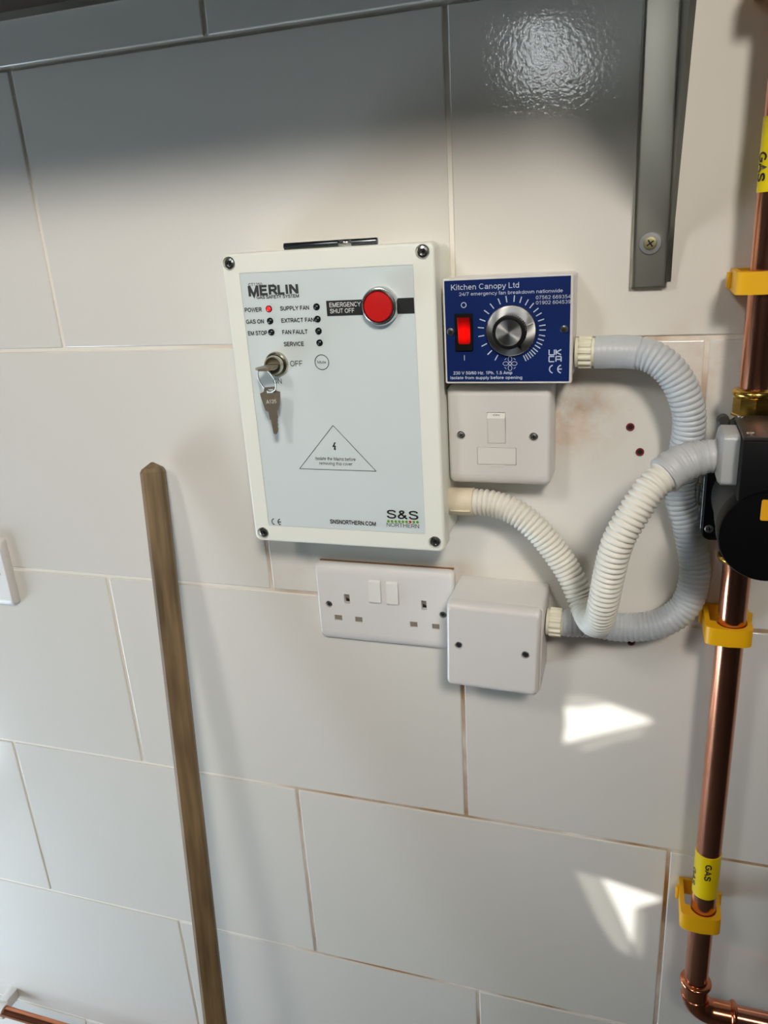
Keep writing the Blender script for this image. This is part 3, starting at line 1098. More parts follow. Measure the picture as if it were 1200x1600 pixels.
finish('off_symbol', ring(bmesh.new(), c.x, c.z, .0019, .0006, bd + .0002, 24), P_, fp, 0)
c = U(725.8, 559, bd)
finish('on_symbol', stroke(bmesh.new(), (c.x, c.z - .0021), (c.x, c.z + .0021), .0006, bd + .0002), P_, fp, 0)
# conformity marks
c = U(857.6, 583.6, bd)
ce_mark(fp, c.x, c.z, .0068, bd + .0002, P_)
a, b = U(858, 554.4, bd), U(877, 546, bd)
w_ = .0009
bm = bmesh.new()
ux, uz, cw, ch = a.x, a.z, (b.x - a.x) * .43, b.z - a.z
D_ = bd + .0002
stroke(bm, (ux, uz + ch), (ux, uz), w_, D_)
stroke(bm, (ux, uz), (ux + cw, uz), w_, D_)
stroke(bm, (ux + cw, uz), (ux + cw, uz + ch), w_, D_)
kx = b.x - cw
stroke(bm, (kx, uz), (kx, uz + ch), w_, D_)
stroke(bm, (kx, uz + ch / 2), (kx + cw, uz + ch), w_, D_)
stroke(bm, (kx, uz + ch / 2), (kx + cw, uz), w_, D_)
z2 = uz - ch * 1.32
stroke(bm, (ux + cw, z2 + ch), (ux, z2 + ch), w_, D_)
stroke(bm, (ux, z2 + ch), (ux, z2), w_, D_)
stroke(bm, (ux, z2), (ux + cw, z2), w_, D_)
stroke(bm, (kx, z2), (kx, z2 + ch), w_, D_)
stroke(bm, (kx, z2 + ch), (kx + cw, z2 + ch), w_, D_)
stroke(bm, (kx + cw, z2 + ch), (kx + cw, z2), w_, D_)
stroke(bm, (kx, z2 + ch * .42), (kx + cw, z2 + ch * .42), w_, D_)
finish('ukca_mark', bm, P_, fp, 0)
# fan emblem
c = U(797, 568, bd)
bm = bmesh.new()
for k in range(4):
    a = math.radians(90 * k)
    px_, pz_ = c.x + math.cos(a) * .0034, c.z + math.sin(a) * .0034
    for i in range(14):
        t0, t1 = 2 * math.pi * i / 14, 2 * math.pi * (i + 1) / 14
        q = []
        for t_ in (t0, t1):
            u, v = math.cos(t_) * .0021, math.sin(t_) * .0015
            q.append((px_ + u * math.cos(a) - v * math.sin(a), pz_ + u * math.sin(a) + v * math.cos(a)))
        stroke(bm, q[0], q[1], .0004, D_)
    e = math.radians(90 * k + 45)
    q0 = (c.x + math.cos(e) * .0050, c.z + math.sin(e) * .0050)
    stroke(bm, (q0[0] + math.sin(e) * .001, q0[1] - math.cos(e) * .001), (q0[0] - math.sin(e) * .001, q0[1] + math.cos(e) * .001), .0004, D_)
ring(bm, c.x, c.z, .0011, .0004, D_, 16)
finish('fan_emblem', bm, P_, fp, 0)
# rocker switch
a, b = U(712, 548.5, bd), U(738.4, 489.2, bd)
rs = finish('switch_bezel', plate(bmesh.new(), a.x, b.x, a.z, b.z, bd - .0003, bd + .0016, .001, .0006), M['black'], fc)
a, b = U(716, 538, bd + .002), U(734, 495.5, bd + .002)
bm = bmesh.new()
zm = (a.z + b.z) / 2
L_ = []
for z, d in ((b.z, bd + .0050), (b.z - .0035, bd + .0042), (zm, bd + .0024), (a.z + .002, bd + .0022), (a.z, bd + .0016)):
    L_.append([(a.x, -(bd + .001), z), (a.x, -(d - .0006), z), (a.x + .0008, -d, z), (b.x - .0008, -d, z), (b.x, -(d - .0006), z), (b.x, -(bd + .001), z)])
loft(bm, L_)
finish('lit_rocker', bm, M['rocker_red'], rs)
nt = M['rocker_red'].node_tree
g_ = nt.nodes.new('ShaderNodeNewGeometry')
vd = nt.nodes.new('ShaderNodeVectorMath')
vd.operation = 'DISTANCE'
vd.inputs[1].default_value = ((a.x + b.x) / 2, -(bd + .002), a.z + (b.z - a.z) * .40)
nt.links.new(g_.outputs['Position'], vd.inputs[0])
mr_ = nt.nodes.new('ShaderNodeMapRange')
mr_.interpolation_type = 'SMOOTHSTEP'
mr_.inputs[1].default_value = .0125
mr_.inputs[2].default_value = .0
mr_.inputs[3].default_value = .0
mr_.inputs[4].default_value = 1.0
nt.links.new(vd.outputs['Value'], mr_.inputs[0])
nt.links.new(mr_.outputs[0], nt.nodes['Principled BSDF'].inputs['Emission Strength'])
for x, y in ((704.8, 518.4), (881.6, 514)):
    q = U(x, y, bd)
    screw(fc, q.x, q.z, bd, .0031, M['chrome'], rot=25)
# dial
kc2 = U(799, 516.2, bd)
bm = lathe(bmesh.new(), [(.0190, .0008), (.0193, .0014), (.0193, .0026), (.0188, .0031), (.0125, .0046), (.0123, .0046)], (kc2.x, -bd, kc2.z), n=64)
kn = finish('dial_skirt', bm, M['brushed'], fc, 25)
bm = bmesh.new()
n_ = 96
loops = []
for r, h in ((.0128, .0042), (.0128, .0125), (.0124, .0134), (.0112, .0137)):
    loops.append([(kc2.x + (r - (.0004 if i % 2 and h < .0128 else 0)) * math.cos(2 * math.pi * i / n_), -(bd + h), kc2.z + (r - (.0004 if i % 2 and h < .0128 else 0)) * math.sin(2 * math.pi * i / n_)) for i in range(n_)])
loft(bm, loops)
finish('knurled_rim', bm, M['black'], kn, 20)
finish('dial_cap', lathe(bmesh.new(), [(.0099, .0130), (.0099, .0139), (.0096, .0142), (.0002, .0142)], (kc2.x, -bd, kc2.z), n=64), M['brushed'], kn, 25)
q = U(812.4, 542.4, bd + .004)
v = Vector((q.x - kc2.x, q.z - kc2.z)).normalized()
nn = Vector((-v.y, v.x))
ctr = Vector((kc2.x, kc2.z))
bm = bmesh.new()
tri = [ctr + v * .0128 + nn * .0014, ctr + v * .0170, ctr + v * .0128 - nn * .0014]
prism(bm, [(p_.x, p_.y) for p_ in tri], bd + .0040, bd + .0049)
finish('pointer', bm, M['black'], kn, 0)
v2 = Vector((.95, .32)).normalized()
bm = stroke(bmesh.new(), ctr + v2 * .0127, ctr + v2 * .0188, .0005, bd + .0050)
finish('index_line', bm, M['print_white'], kn, 0)
# graduation ticks
TK = [(475, 700), (420, 660), (377, 598), (358, 525), (357, 460), (373, 402), (402, 338), (447, 295), (502, 258), (557, 240), (617, 237), (668, 243), (715, 263), (750, 292), (787, 323), (807, 358), (828, 400), (838, 442), (840, 478), (832, 520), (826, 553), (812, 582), (800, 608), (786, 635), (770, 653), (754, 668), (738, 682), (720, 694), (702, 703)]
for x, y in TK:
    p_ = U(680 + x / 5, 420 + y / 5, bd)
    e = Vector((p_.x, p_.z)) - ctr
    e.normalize()
    bm = stroke(bmesh.new(), ctr + e * .0214, ctr + e * .0262, .0008, bd + .0002)
    finish('tick_mark', bm, P_, fp, 0)

# ------------------------------------------------------------------ switched fused outlet under the blue controller
SX0, SX1, SZ0, SZ1, SD = -.0596, .0266, Z0 - .3678, Z0 - .2825, .035
fs = thing('fused_switch', 'white fused wall switch with ON rocker, under the blue controller', 'switch', ((SX0 + SX1) / 2, 0, SZ0))
finish('back_box', plate(bmesh.new(), SX0 + .0005, SX1 + .0002, SZ0 + .0008, SZ1 - .0005, .0003, .0262, .004, .0005), M['white'], fs)
face = finish('face_plate', cushion(bmesh.new(), SX0, SX1, SZ0, SZ1, .0258, SD, .0052, .0032, .0085), M['white'], fs)
qs = [U(720, 680.4, SD), U(833.6, 683, SD)]
ra, rb = U(762, 692.6, SD), U(790, 644.2, SD)
fa, fb = U(746, 725.4, SD), U(806.6, 700, SD)
cut(face, [cylcut(q.x, q.z, .0037, SD - .003, SD + .01) for q in qs] + [boxcut(ra.x, rb.x, ra.z, rb.z, SD - .004, SD + .01), boxcut(fa.x, fb.x, fa.z, fb.z, SD - .002, SD + .01)])
for i, q in enumerate(qs):
    screw(fs, q.x, q.z, SD - .003, .0031, M['zinc'], rot=40 + 60 * i, h=.0022)
bm = bmesh.new()
L_ = []
hz = rb.z - ra.z
for z, d in ((rb.z - .0003, SD - .0015), (rb.z - .0042, SD + .0022), (rb.z - .0046, SD + .0025), (ra.z + .008, SD + .0006), (ra.z + .0003, SD - .0002)):
    L_.append([(ra.x + .0003, -(SD - .0035), z), (ra.x + .0003, -d, z), (rb.x - .0003, -d, z), (rb.x - .0003, -(SD - .0035), z)])
loft(bm, L_)
rk = finish('rocker', bm, M['white2'], fs, 20)
o = text('ON', -.0026, .0026, -.0008, .0017, 0, M['print_grey'], rk, name='lettering')
for v in o.data.vertices:
    pass
zc_, dc_ = rb.z - .0022, SD + .0007
tl = math.atan2(.0037, .0039)
Mx = Matrix.Translation(Vector(((ra.x + rb.x) / 2, -dc_ - .0003, zc_)) - WLOC[rk.name]) @ Matrix.Rotation(-tl, 4, 'X') @ Matrix.Translation(WLOC[rk.name])
o.data.transform(Mx)
fh = finish('fuse_carrier', plate(bmesh.new(), fa.x + .0003, fb.x - .0003, fa.z + .0003, fb.z - .0003, SD - .002, SD + .0003, .0004, .0003, n=2), M['white2'], fs)
finish('pull_tab', box(bmesh.new(), (fa.x + fb.x) / 2 - .0075, (fa.x + fb.x) / 2 + .0075, SD - .0006, SD + .0004, fa.z - .0014, fa.z - .0002, .0002), M['white2'], fh)

# ------------------------------------------------------------------ double socket
DX0, DX1, DZ0, DZ1, DD = -.2070, -.0650, Z0 - .5495, Z0 - .4645, .0095
ds = thing('double_socket', 'white double power socket with two rockers and six pin holes', 'socket', ((DX0 + DX1) / 2, 0, DZ0))
dp = finish('face_plate', cushion(bmesh.new(), DX0, DX1, DZ0, DZ1, .0004, DD, .0052, .0026, .0095), M['white'], ds)
holes = [((538.5, 942.6), (545.8, 929), 1), ((658.5, 952.6), (666.2, 939), 1), ((523, 968.6), (534.3, 961.5), 0), ((555, 972), (566, 964.6), 0), ((641, 979.7), (652, 972.2), 0), ((675, 983), (686.5, 975.6), 0)]
hb_ = []
for a, b, dark in holes:
    a, b = U(*a, DD), U(*b, DD)
    hb_.append((a.x, b.x, a.z, b.z, dark))
rks = []
for a, b in (((577.6, 940.3), (594.4, 906.8)), ((605.2, 943.2), (621.8, 909.6))):
    a, b = U(*a, DD), U(*b, DD)
    rks.append((a.x, b.x, a.z, b.z))
ssc = [U(514, 944, DD), U(692, 960.8, DD)]
cut(dp, [boxcut(h[0], h[1], h[2], h[3], DD - .0055, DD + .01) for h in hb_] + [boxcut(*r, DD - .003, DD + .01) for r in rks] + [cylcut(q.x, q.z, .0036, DD - .003, DD + .01) for q in ssc])
for x0, x1, z0, z1, dark in hb_:
    if dark:
        h = finish('earth_hole', box(bmesh.new(), x0, x1, DD - .0056, DD - .0050, z0, z1), M['hole'], ds, 0)
        bm = box(bmesh.new(), x0 + .0004, x1 - .0004, DD - .005, DD - .0022, (z0 + z1) / 2 - .0002, z1 - .0002)
        bmesh.ops.rotate(bm, verts=bm.verts, cent=((x0 + x1) / 2, -DD, (z0 + z1) / 2), matrix=Matrix.Rotation(.35, 3, 'Y'))
        finish('shutter', bm, M['pinhole'], h, 0)
    else:
        finish('pin_hole_shutter', box(bmesh.new(), x0, x1, DD - .0056, DD - .0016, z0, z1), M['pinhole'], ds, 0)
for x0, x1, z0, z1 in rks:
    bm = bmesh.new()
    L_ = []
    for z, d in ((z1 - .0003, DD - .0003), (z1 - .002, DD + .0014), ((z0 + z1) / 2, DD + .0022), (z0 + .002, DD + .0030), (z0 + .0003, DD + .0022)):
        L_.append([(x0 + .0003, -(DD - .003), z), (x0 + .0003, -d, z), (x1 - .0003, -d, z), (x1 - .0003, -(DD - .003), z)])
    loft(bm, L_)
    finish('rocker', bm, M['white2'], ds, 25)
for i, q in enumerate(ssc):
    screw(ds, q.x, q.z, DD - .0028, .0031, M['zinc'], rot=30 + 50 * i, h=.0022)
finish('stained_sealant', box(bmesh.new(), DX0 + .004, DX1 - .001, .0002, .0025, DZ1 - .0002, DZ1 + .0007), M['rust'], ds, 0)

# ------------------------------------------------------------------ blank junction box beside the socket
JX0, JX1, JZ0, JZ1, JD = -.0620, .0225, Z0 - .5570, Z0 - .4715, .060
jb = thing('junction_box', 'deep white junction box with a plain two-screw cover beside the socket', 'junction box', ((JX0 + JX1) / 2, 0, (JZ0 + JZ1) / 2))
finish('back_box', plate(bmesh.new(), JX0, JX1, JZ0, JZ1, .0003, .0495, .004, .0005), M['white'], jb)
jf = finish('cover_plate', cushion(bmesh.new(), JX0 + .0002, JX1 - .0012, JZ0 + .0002, JZ1 - .0002, .0490, JD, .0045, .0030, .0055), M['white'], jb)
qs = [U(716.6, 1008.6, JD), U(820.8, 1023.8, JD)]
# the box hangs a little out of true: undo that when placing the screws
JT = math.radians(1.6)
jc = WLOC[jb.name]
qq = []
for q in qs:
    r_ = Matrix.Rotation(-JT, 3, 'Y') @ (q - jc)
    qq.append(r_ + jc)
cut(jf, [cylcut(q.x, q.z, .0037, JD - .003, JD + .01) for q in qq])
for i, q in enumerate(qq):
    screw(jb, q.x, q.z, JD - .0024, .0030, M['chrome'], rot=30 + 50 * i, h=.0022)
jb.rotation_euler = (0, JT, 0)

# wall plate at the far left
LX1, LZ0 = -.5955, Z0 - .5500
wp = thing('wall_plate', 'white plastic wall plate with rounded corner, left of the wooden stick', 'wall plate', (LX1 - .043, 0, LZ0))
finish('face_plate', cushion(bmesh.new(), LX1 - .086, LX1, LZ0, LZ0 + .086, .0004, .0100, .0055, .0026, .0085), M['white'], wp)
screw(wp, LX1 - .073, LZ0 + .043, .0095, .003, M['zinc'])
screw(wp, LX1 - .013, LZ0 + .043, .0095, .003, M['zinc'])

# ------------------------------------------------------------------ conduit glands, coupler and hoses
GD = .0255
gz = (U(905, 526, GD).z + U(905, 574.5, GD).z) / 2


def gland(name, label, o, ax, r, length, ribs, m, grp):
    """ribbed compression nut with plain collar"""
    bm = bmesh.new()
    n = ribs * 4
    q = Vector(ax).normalized().to_track_quat('Z', 'Y')
    loops = []
    for h, k in ((.0005, 0), (.0028, 0), (.0032, 1), (length * .72, 1), (length * .76, 0), (length, 0)):
        L = []
        for i in range(n):
            rad = r + (.0013 if (k and (i % 4) in (0, 1)) else 0) - (0 if k or h < .004 else .0006)
            L.append(Vector(o) + Vector(ax).normalized() * h + q @ Vector((rad * math.cos(2 * math.pi * i / n), rad * math.sin(2 * math.pi * i / n), 0)))
        loops.append(L)
    loft(bm, loops)
    return tag(finish(name, bm, m, None, 20), label, 'conduit gland', grp)


gland('conduit_gland', 'ivory ribbed conduit gland on the right side of the blue controller', (BX1 + .0002, -GD, gz), (1, 0, 0), .0116, .0175, 15, M['cream'], 'ivory conduit glands')
jgd = .027
jgz = (U(866, 950, jgd).z + U(866, 993, jgd).z) / 2
gland('conduit_gland', 'ivory ribbed conduit gland on the right side of the deep junction box', (JX1 + .0012, -jgd, jgz), (1, 0, -.02), .0120, .0185, 15, M['cream'], 'ivory conduit glands')
CD_ = .030
cz = (U(722, 762, CD_).z + U(722, 804.5, CD_).z) / 2
bm = lathe(bmesh.new(), [(.0116, 0), (.0121, .0008), (.0121, .0205), (.0124, .0208), (.0124, .0222), (.0112, .0224)], (PX1 - .0026, -CD_, cz), (1, 0, 0), n=40)
cp = finish('conduit_coupler', bm, M['coupler'])
tag(cp, 'plain ivory conduit coupler with rusty rim on the white control box', 'conduit coupler')
bm = box(bmesh.new(), PX1 + .001, PX1 + .018, CD_ + .0112, CD_ + .0124, cz - .0052, cz - .0044)
finish('moulded_ridge', bm, M['cream'], cp, 0)


def hose(name, label, pix, r, amp, pitch, m, smooth_to=0., head=None, tail=None):
    pts = ([Vector(h) for h in head] if head else []) + [U(*q) for q in pix] + ([Vector(h) for h in tail] if tail else [])
    P, L = spline(pts, pitch / 6)

    def rad(i, s):
        ph = s / pitch % 1.0
        k = 1 if s > smooth_to else .12
        return r - amp * k + amp * k * (2 * max(0.0, math.sin(math.pi * ph)) ** .7 - 1) * 1.0
    o = finish(name, sweep(bmesh.new(), P, rad, 26), m, None, 60)
    return tag(o, label, 'conduit'), P


g0 = Vector((BX1 + .0155, -GD, gz))
g1 = Vector((JX1 + .0165, -jgd, jgz))
h1, P1 = hose('flexible_conduit', 'pale grey ribbed conduit looping from the blue controller down to the junction box',
              [(985, 550, .0255), (1020, 558, .028), (1051, 583, .030), (1071, 622, .030), (1077, 660, .027), (1071, 705, .022), (1064, 750, .0165), (1065, 785, .0155), (1076, 825, .0155), (1085, 874, .0165), (1085, 906, .019), (1073, 943, .023), (1048, 966, .026), (1015, 978, .027), (970, 980, .027), (925, 974, .027)],
              .0128, .0007, .0042, M['hose_grey'], .032, head=[g0], tail=[g1])
g2 = Vector((PX1 + .0195, -CD_, cz))
h2, P2 = hose('flexible_conduit', 'white ribbed conduit from the control box, bent up to the black gas valve',
              [(770, 787, .031), (805, 800, .034), (840, 828, .036), (870, 865, .037), (893, 902, .039), (909, 940, .044), (922, 968, .060), (935, 972, .086), (942, 945, .104), (951, 900, .112), (964, 850, .115), (985, 810, .113), (1015, 765, .107), (1048, 735, .098), (1075, 720, .0915)],
              .0118, .0014, .0043, M['hose_white'], 0, head=[g2])

# taped end of the white conduit and the square plug on the valve
k0 = next(i for i, q in enumerate(P2) if q.x > U(1036, 742, .10).x and i > len(P2) * .6)
TP, _l = spline([P2[k0], P2[(k0 + len(P2) - 1) // 2], P2[-1], Vector((.1380, -.0885, Z0 - .3240)), Vector((.1500, -.0878, Z0 - .3215))], .0007)


def trad(i, s):
    n = len(TP)
    return .0137 - .0022 * min(1, i / n * 1.15) ** 2 + .00035 * math.sin(s * 900) + .0003 * math.sin(s * 2300)


finish('tape_wrap', sweep(bmesh.new(), TP, trad, 28), M['tape_grey'], h2, 60)

# ------------------------------------------------------------------ copper gas pipe
PC, PDp, PR = .1750, .035, .0110
ELZ = Z0 - .917
gpipe = thing('gas_pipe', 'upright copper gas pipe with an elbow at the bottom, fixed by yellow clips', 'pipe', (PC, -PDp, ELZ))
bm = bmesh.new()
lathe(bm, [(PR, 0), (PR, 1.14)], (PC, -PDp, Z0 - .292), (0, 0, 1), n=40)
finish('upper_pipe', bm, M['copper'], gpipe)
bm = bmesh.new()
lathe(bm, [(PR, 0), (PR, .4695)], (PC, -PDp, ELZ + .029), (0, 0, 1), n=40)
finish('lower_pipe', bm, M['copper'], gpipe)
bm = bmesh.new()
lathe(bm, [(PR, 0), (PR, .9)], (PC + .029, -PDp, ELZ), (1, 0, 0), n=40)
finish('side_pipe', bm, M['copper'], gpipe)
# elbow with beaded collars
el = []
Rb = .019
for i in range(13):
    a = math.pi + math.pi / 2 * i / 12
    el.append(Vector((PC + Rb + Rb * math.cos(a), -PDp, ELZ + Rb + Rb * math.sin(a))))
el = [Vector((PC, -PDp, ELZ + .036))] + [Vector((PC, -PDp, ELZ + .028))] + el + [Vector((PC + .028, -PDp, ELZ)), Vector((PC + .037, -PDp, ELZ))]
elb = finish('elbow', sweep(bmesh.new(), el, .0123, 40), M['copper2'], gpipe, 40)
for o_, ax in (((PC, -PDp, ELZ + .036), (0, 0, 1)), ((PC + .037, -PDp, ELZ), (1, 0, 0))):
    pr = [(.0122, -.003)]
    for i in range(9):
        a = math.pi * i / 8
        pr.append((.0124 + .0026 * math.sin(a), -.0026 - .0026 * math.cos(a) + .0026))
    pr.append((.0112, .0032))
    finish('bead', lathe(bmesh.new(), pr, o_, ax, n=40), M['copper2'], elb)
bm = bmesh.new()
pr = [(.0132, -.001), (.0136, 0), (.0132, .001)]
lathe(bm, [(.0123, -.0012), (.0129, -.0006), (.0129, .0006), (.0123, .0012)], (PC, -PDp, ELZ + .018), (0, 0, 1), n=40)
finish('crimp_line', bm, M['copper2'], elb)


def gas_tape(label, z0, z1, letters):
    r = PR + .00045
    prof = [(r - .0003, 0), (r, .0002), (r, z1 - z0 - .0002), (r - .0003, z1 - z0)]
    o = finish('gas_tape', lathe(bmesh.new(), prof, (PC, -PDp, z0), (0, 0, 1), n=40), M['gas_tape'], None, 40)
    tag(o, label, 'tape')
    for s, ztop, length, cap, ang, mm in letters:
        me = text_mesh(s, .022)
        x0 = min(v.co.x for v in me.vertices)
        x1 = max(v.co.x for v in me.vertices)
        bmx = bmesh.new()
        bmx.from_mesh(me)
        bmesh.ops.subdivide_edges(bmx, edges=bmx.edges, cuts=1)
        for v in bmx.verts:
            u = (v.co.x - x0) / (x1 - x0) * length
            w = v.co.y / cap_h() * cap
            a = math.radians(ang) + w / r          # 0 = straight out of the wall, positive to the right
            rr2 = r + .00035 + v.co.z
            v.co = (PC + rr2 * math.sin(a), -PDp - rr2 * math.cos(a), ztop - u)
        finish('lettering', bmx, mm, o, 0)
    return o


def zat(px, py, d=PDp + PR):
    return U(px, py, d).z


gas_tape('yellow GAS tape round the copper pipe above the bottom clip', zat(1100, 1406), zat(1108, 1342),
         [('GAS', zat(1108, 1351), zat(1108, 1351) - zat(1104, 1376), .0052, -14, M['print_black']), ('GAS', zat(1092, 1365), .020, .0046, -82, M['print_black'])])
gas_tape('yellow GAS tape round the copper pipe beside the steel bracket', zat(1195, 300), zat(1199, 180),
         [('GAS', zat(1195, 236), zat(1195, 236) - zat(1195, 283), .0072, -80, M['print_black'])])


def clip(label, z0, h, x0=.1545, x1=.1905):
    """moulded pipe clip: rounded block round the pipe, hinge lug, foot on the wall"""
    t = thing('pipe_clip', label, 'pipe clip', (PC, 0, z0), 'yellow pipe clips')
    bm = bmesh.new()
    pts = []
    df = .0515
    r = .008
    base = [(x0, .001), (x0, df - r)]
    for i in range(7):
        a = math.pi - math.pi / 2 * i / 6
        base.append((x0 + r + r * math.cos(a), df - r + r * math.sin(a) * .7))
    base.append(((x0 + x1) / 2, df - r * .3 + .0012))
    for i in range(7):
        a = math.pi / 2 - math.pi / 2 * i / 6
        base.append((x1 - r + r * math.cos(a), df - r + r * math.sin(a) * .7))
    base += [(x1, df - r), (x1, .001)]
    loft(bm, [[(x, -d, z) for x, d in base] for z in (z0, z0 + h)])
    b = finish('clip_body', bm, M['yellow'], t, 30)
    c1 = lathe(bmesh.new(), [(PR + .0010, 0), (PR + .0010, h + .02)], (PC, -PDp, z0 - .01), (0, 0, 1), n=40)
    c2 = box(bmesh.new(), PC - .0165, PC + .012, .004, PDp, z0 - .01, z0 + h + .01)
    cut(b, [c1, c2])
    finish('hinge_lug', lathe(bmesh.new(), [(.0022, 0), (.0022, h - .004)], (x0 - .0010, -.012, z0 + .002), (0, 0, 1), n=16), M['yellow'], t)
    finish('hinge_lug', lathe(bmesh.new(), [(.0022, 0), (.0022, h - .004)], (x1 + .0010, -.012, z0 + .002), (0, 0, 1), n=16), M['yellow'], t)
    return t


clip('yellow plastic pipe clip between steel bracket and brass union', Z0 - .2165, .0155)
clip('yellow plastic pipe clip just below the black gas valve', Z0 - .4950, .0155)
clip('yellow plastic pipe clip under the lower GAS tape', Z0 - .8030, .0180)
clip('yellow plastic pipe clip high on the copper pipe above the upper GAS tape', Z0 - .0275, .0155)

# ------------------------------------------------------------------ black gas solenoid valve
VX, VZ, VR = .1823, Z0 - .3703, .0329
gv = thing('gas_valve', 'black gas solenoid valve with round coil cover on the copper pipe', 'valve', (PC, -PDp, Z0 - .43))
bm = bmesh.new()
lathe(bm, [(.0150, 0), (.0165, .012), (.0180, .025), (.0180, .065), (.0165, .083), (.0150, .0945)], (PC, -PDp, Z0 - .4035), (0, 0, 1), n=8)
finish('valve_body', bm, M['drum'], gv, 30)
finish('mounting_flange', plate(bmesh.new(), .1466, .2180, Z0 - .4085, Z0 - .3350, .024, .0335, .0065, .001), M['black'], gv)
finish('flange_edge', plate(bmesh.new(), .1458, .2188, Z0 - .4092, Z0 - .3342, .020, .0262, .0068, .0004), M['zinc'], gv)
finish('coil_drum', lathe(bmesh.new(), [(.031, .030), (.031, .060), (VR - .001, .075), (VR - .001, .1175)], (VX, 0, VZ), n=56), M['drum'], gv)
cov = finish('coil_cover', lathe(bmesh.new(), [(VR - .0008, .100), (VR, .101), (VR, .1188), (VR - .0008, .1200), (VR * .5, .1205), (.0005, .1206)], (VX, 0, VZ), n=72), M['black_gloss'], gv)
# terminal box on the drum
finish('terminal_box', box(bmesh.new(), .1602, .2120, .058, .1185, Z0 - .3520, Z0 - .3035, .0015), M['black'], gv)
tb = finish('top_plate', box(bmesh.new(), .1602, .2120, .058, .1185, Z0 - .3035, Z0 - .3003, .0007), M['brown_black'], gv)
for x, y, d in ((1158, 651, .064), (1172, 682, .112)):
    q = U(x, y, d)
    finish('plate_screw', lathe(bmesh.new(), [(.0026, 0), (.0026, .0008), (.0015, .0013), (.0002, .0013)], (q.x, -d, Z0 - .3003), (0, 0, 1), n=16), M['chrome'], gv)
# grey square conduit plug on the left side of the terminal box
bm = bmesh.new()
L_ = []
z0_, z1_ = Z0 - .3400, Z0 - .3035
for x, o in ((.1601, .0), (.1500, .0), (.1482, .0018), (.1470, .0055)):
    L_.append([(x, -d, z) for d, z in rr(.0705 + o, .1050 - o, z0_ + o, z1_ - o, .004, 4)])
loft(bm, L_)
finish('conduit_plug', bm, M['gland_grey'], h2)
q = U(1108, 826, .0335)
s = screw(gv, q.x, q.z, .0335, .0035, M['chrome'], rot=10)
# adjusting bolt and stub left of the flange
q = U(1087, 772, .022)
finish('flange_bolt', lathe(bmesh.new(), [(.0030, 0), (.0030, .004), (.0022, .0042), (.0022, .0055), (.0030, .0057), (.0030, .0105), (.0020, .0108), (.0020, .0150)], (q.x + .002, -.022, q.z + .009), (0, 0, -1), n=12), M['zinc'], gv, 25)
q = U(1131, 660, .05)
finish('flange_lug', lathe(bmesh.new(), [(.0045, 0), (.0045, .010), (.0030, .012)], (q.x, -.040, q.z), (0, -1, 0), n=12), M['drum'], gv, 25)


def union(name, z, sgn):
    """brass union: bead, hexagon sleeve, lip"""
    pr = [(.0118, -.0005)]
    for i in range(9):
        a = math.pi * i / 8
        pr.append((.0128 + .0030 * math.sin(a), .0030 - .0030 * math.cos(a)))
    pr += [(.0126, .0062)]
    bd_ = finish(name, lathe(bmesh.new(), pr, (PC, -PDp, z), (0, 0, sgn), n=48), M['brass'], gpipe)
    bm = lathe(bmesh.new(), [(.0134, .0058), (.0142, .0068), (.0142, .0182), (.0152, .0188), (.0152, .0202)], (PC, -PDp, z), (0, 0, sgn), n=8)
    finish('union_sleeve', bm, M['brass'], bd_, 25)


union('union_bead', Z0 - .2850, -1)
union('union_bead', Z0 - .4240, 1)
# amber warning label on the coil cover
a, b = U(1188.5, 813, .1205), U(1194, 781, .1205)
lab = finish('warning_label', plate(bmesh.new(), b.x - .0013, b.x + .0200, a.z, b.z, .1200, .1209, .0012, .0001, n=4, es=1), M['amber'], gv)
bm = bmesh.new()
cx_, cz_ = b.x + .0072, (a.z + b.z) / 2 + .0008
ring(bm, cx_, cz_, .0036, .0012, .1211, 20, 60, 330)
stroke(bm, (cx_ - .0030, b.z - .0016), (cx_ + .0045, b.z - .0016), .0010, .1211)
stroke(bm, (cx_, cz_ - .002), (cx_ + .0032, cz_ + .0022), .0010, .1211)
finish('label_print', bm, M['print_black'], lab, 0)

# ------------------------------------------------------------------ wall plugs in drilled holes
for lbl, x, y in (('red wall plug in the tile beside the fused switch, upper of a pair', 985, 667), ('red wall plug in the tile beside the fused switch, lower of a pair', 1000, 706), ('red wall plug in the tile just under the grey conduit loop', 986, 1003)):
    q = U(x, y)
    o = finish('wall_plug', lathe(bmesh.new(), [(.0034, .0), (.0034, .0007), (.0031, .0010), (.0018, .0008), (.0014, .0003)], (q.x, -.0001, q.z), n=24, cap1=False), M['plug'])
    tag(o, lbl, 'wall plug', 'red wall plugs')
    finish('screw_hole', lathe(bmesh.new(), [(.0024, .0001), (.0021, .0009), (.0003, .0009)], (q.x, -.0001, q.z), n=16), M['hole'], o)

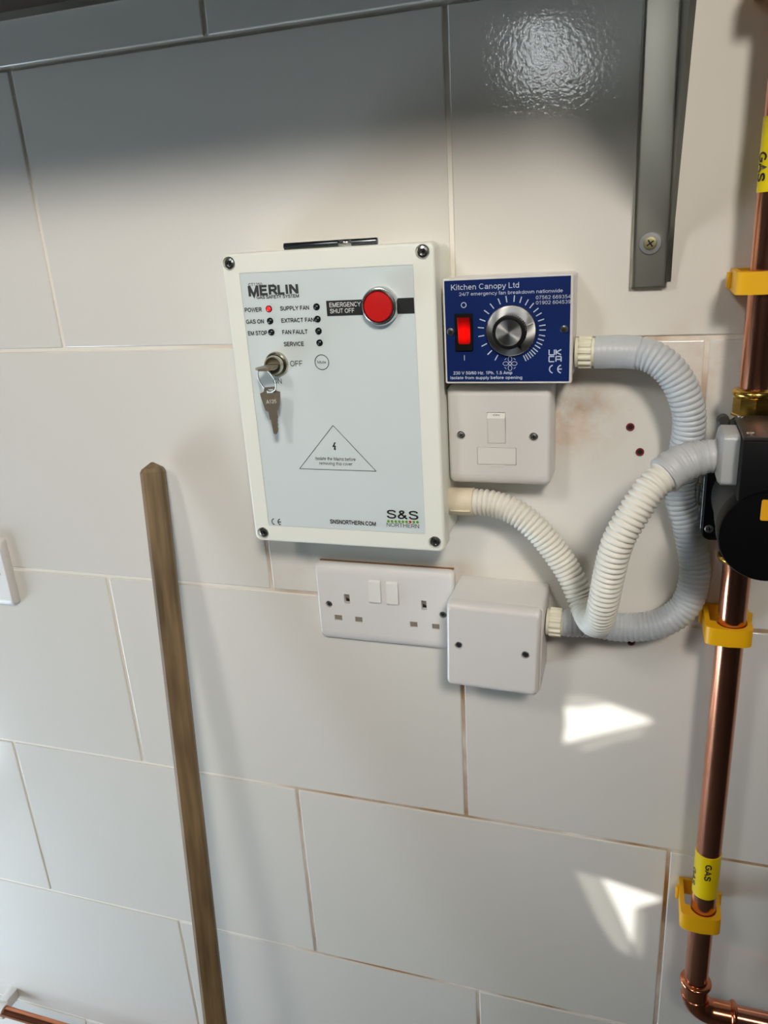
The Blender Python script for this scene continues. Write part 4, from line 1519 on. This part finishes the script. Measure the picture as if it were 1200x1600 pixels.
# ------------------------------------------------------------------ wooden stick leaning on the wall
top = U(239, 737, .0185)
low = U(337, 1600, .130)
dr = (low - top)
foot = top + dr * ((top.z - .012) / -dr.z)
st = bpy.data.objects.new('tmp', None)
Ls = (foot - top).length
h_ = .0118
bm = bmesh.new()
ch = .0030
sec = [(-h_, -h_ + ch), (-h_, h_ - ch * .4), (-h_ + ch * .4, h_), (h_ - ch, h_), (h_, h_ - ch), (h_, -h_ + ch), (h_ - ch, -h_), (-h_ + ch, -h_)]
loops = [[(x, y, 0) for x, y in sec], [(x, y, Ls) for x, y in sec], [(x * .86, y * .86, Ls + .0035) for x, y in sec], [(x * .10, y * .10, Ls + .0095) for x, y in sec]]
loft(bm, loops)
bmesh.ops.recalc_face_normals(bm, faces=bm.faces)
me = bpy.data.meshes.new('wooden_stick')
bm.to_mesh(me)
bm.free()
for p_ in me.polygons:
    p_.use_smooth = True
me.set_sharp_from_angle(angle=math.radians(25))
me.materials.append(M['wood'])
st = bpy.data.objects.new('wooden_stick', me)
COL.objects.link(st)
zax = (top - foot).normalized()
xax = Vector((math.cos(math.radians(29)), math.sin(math.radians(29)), 0))
xax = (xax - zax * xax.dot(zax)).normalized()
yax = zax.cross(xax)
st.matrix_world = Matrix.Translation(foot) @ Matrix((xax, yax, zax)).transposed().to_4x4()
tag(st, 'brown wooden stick with a pointed tip leaning against the tiled wall', 'stick')

# ------------------------------------------------------------------ thin copper pipe low on the left, with a white clip
lp_d = .030
lz = (U(0, 1567, lp_d).z + U(0, 1588, lp_d).z) / 2
lz2 = lz
tag(finish('copper_pipe', lathe(bmesh.new(), [(.0075, 0), (.0075, 1.35)], (XL + .02, -lp_d, lz2), (1, 0, 0), n=28), M['copper2'], None, 40, loc=None), 'thin level copper pipe low on the wall, left of the wooden stick', 'pipe')
q = U(-6, 1552, .03)
wc = thing('pipe_clip', 'white plastic pipe clip on the thin level copper pipe', 'pipe clip', (q.x, 0, lz - .012))
bm = bmesh.new()
arc = []
for i in range(13):
    a = math.radians(-60 + 300 * i / 12)
    arc.append((lp_d + .0105 * math.cos(a + math.pi * .5), lz + .0105 * math.sin(a + math.pi * .5)))
arc2 = []
for i in range(13):
    a = math.radians(240 - 300 * i / 12)
    arc2.append((lp_d + .0080 * math.cos(a + math.pi * .5), lz + .0080 * math.sin(a + math.pi * .5)))
sec = arc + arc2
loft(bm, [[(x, -d, z) for d, z in sec] for x in (q.x - .008, q.x + .008)])
finish('clip_jaw', bm, M['white'], wc, 40)
finish('clip_foot', box(bmesh.new(), q.x - .007, q.x + .007, .0003, lp_d - .0080, lz - .006, lz + .012, .001), M['white'], wc)
